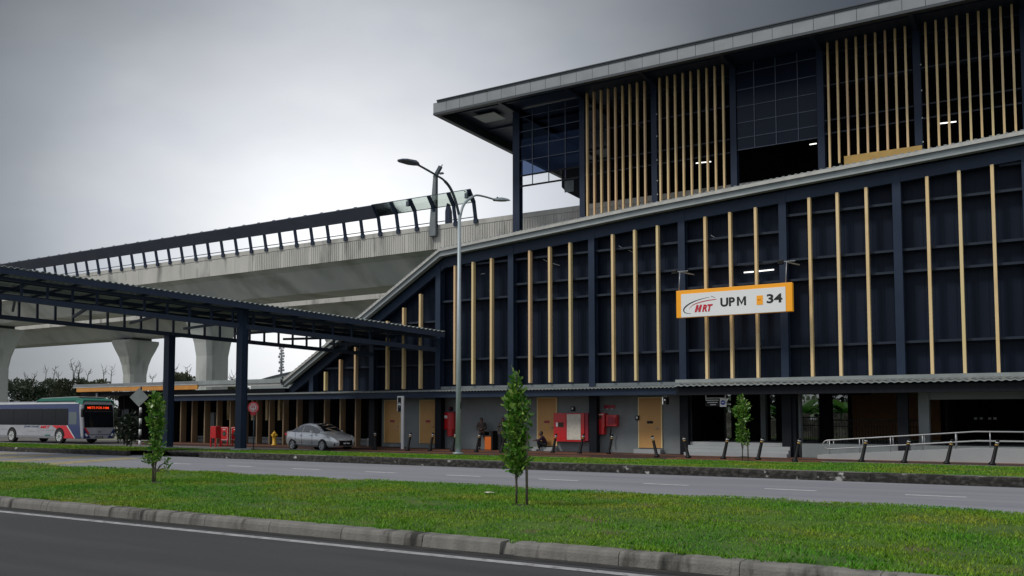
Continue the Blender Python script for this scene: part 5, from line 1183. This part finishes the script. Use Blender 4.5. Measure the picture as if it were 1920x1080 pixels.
    for s in 'lr':
        a_ = Vector(J['ank'+s]); t = Vector(J['toe'+s]); d = (t-a_); d.z = 0; d.normalize(); m_ = (a_+t)/2; m_.z = J['toe'+s][2]+.012
        raw(MB().ball(a_+Vector((0, 0, -.03))-d*.01, .05, 8, 6, (1, 1, .8)).ball(m_+d*.04, .065, 10, 6, (abs(d.x)*.9+.6, abs(d.y)*.9+.6, .6)), 'shoe', 'black', r)
    return r
# standing person, front towards -Y in local frame (x right seen from camera)
J1 = dict(pelvis=(0, 0, .90), chest=(.0, .02, 1.27), neck=(.0, .01, 1.43), head=(.0, -.01, 1.50), face=(.25, -1, 0),
          hipl=(-.09, 0, .85), kneel=(-.10, -.02, .48), ankl=(-.10, .02, .08), toel=(-.12, -.14, .03),
          hipr=(.09, 0, .85), kneer=(.23, -.03, .48), ankr=(.37, .02, .08), toer=(.43, -.12, .03),
          shol=(-.19, .02, 1.36), elbl=(-.25, -.06, 1.10), wril=(-.05, -.23, 1.05), shor=(.19, .02, 1.36), elbr=(.25, -.06, 1.12), wrir=(.07, -.24, 1.08))
p = on_y(903, 840, 41.05); person('person in dark brown clothes standing with legs apart left of the orange bin', (p.x, p.y, .115), R(28), J1, 'cloth_brown', 'cloth_trousers')
J2 = dict(J1); J2.update(ankr=(.16, .02, .08), toer=(.2, -.12, .03), kneer=(.13, -.03, .48), hipl=(-.09, 0, .85), wrir=(.25, -.20, 1.12), elbr=(.26, .0, 1.10), wril=(-.18, -.2, .95), elbl=(-.27, .02, 1.08), face=(.6, -1, 0))
p = on_y(943, 841, 40.9); person('person in dark patterned shirt standing right of the orange bin behind the tall sapling', (p.x, p.y, .115), R(20), J2, 'cloth_pattern', 'cloth_dark')
J3 = dict(pelvis=(.12, 0, .30), chest=(-.02, 0, .62), neck=(-.10, 0, .76), head=(-.13, 0, .83), face=(-1, -.25, 0),
          hipl=(.10, -.10, .28), kneel=(-.30, -.14, .46), ankl=(-.18, -.13, .08), toel=(-.32, -.15, .03),
          hipr=(.10, .10, .28), kneer=(-.26, .14, .48), ankr=(-.06, .13, .08), toer=(-.2, .15, .03),
          shol=(-.05, -.19, .70), elbl=(-.22, -.22, .52), wril=(-.42, -.10, .52), shor=(-.05, .19, .70), elbr=(-.22, .22, .54), wrir=(-.42, .08, .54))
p = on_y(1020, 841, 41.2); person('person crouching beside the tan door, facing left', (p.x, 41.15, .115), R(25), J3, 'cloth_maroon', 'cloth_dark')

p = on_z(917, 926, .17); lt_ = root('litter_scrap', 'pale scrap of litter lying on the near grass left of the tall sapling', 'litter', p)
b = MB(); g = random.Random(6); vs = [(p.x+.16*math.cos(k)*g.uniform(.5, 1), p.y+.12*math.sin(k)*g.uniform(.6, 1), .185+g.uniform(0, .03)) for k in np.linspace(0, 5.6, 9)]+[(p.x, p.y, .215)]
b.add(vs, [(k, (k+1) % 9, 9) for k in range(9)]).build('scrap', 'paper', lt_)

# soil rings round the saplings, weed tufts in the median
for px, py, z, rr in ((968, 951, .15, .34), (290, 907, .15, .30), (1392, 862, .235, .35)):
    p = on_z(px, py, .14); b = MB(); g = random.Random(int(px)); n = 18
    vs = [(p.x+.08+rr*g.uniform(.75, 1.15)*math.cos(2*math.pi*k/n), p.y+rr*g.uniform(.75, 1.15)*math.sin(2*math.pi*k/n), z+.012) for k in range(n)]+[(p.x+.08, p.y, z+.05)]
    struct('soil_patch', b.add(vs, [(k, (k+1) % n, n) for k in range(n)], True), 'soil')
g = np.random.default_rng(33); nc = 420; cx = g.uniform(-26, 4, nc); cy = np.where(g.random(nc) < .35, g.uniform(10.2, 10.5, nc), g.uniform(10.5, 18.4, nc)); k = 26
X = np.repeat(cx, k)+g.normal(0, .035, nc*k); Y = np.repeat(cy, k)+g.normal(0, .03, nc*k); h = np.repeat(g.uniform(.05, .11, nc), k)*g.uniform(.5, 1.1, nc*k)
a = g.uniform(0, 6.28, nc*k); la = g.uniform(0, 6.28, nc*k); Z = und(X, Y); w_ = .007
V = np.stack([np.stack([X-np.cos(a)*w_, Y-np.sin(a)*w_, Z], 1), np.stack([X+np.cos(a)*w_, Y+np.sin(a)*w_, Z], 1), np.stack([X+np.cos(la)*h*.8, Y+np.sin(la)*h*.8, Z+h], 1)], 1).reshape(-1, 3)
npmesh('weed_tufts', V, np.arange(3*nc*k).reshape(-1, 3), 'grass', kind='stuff')
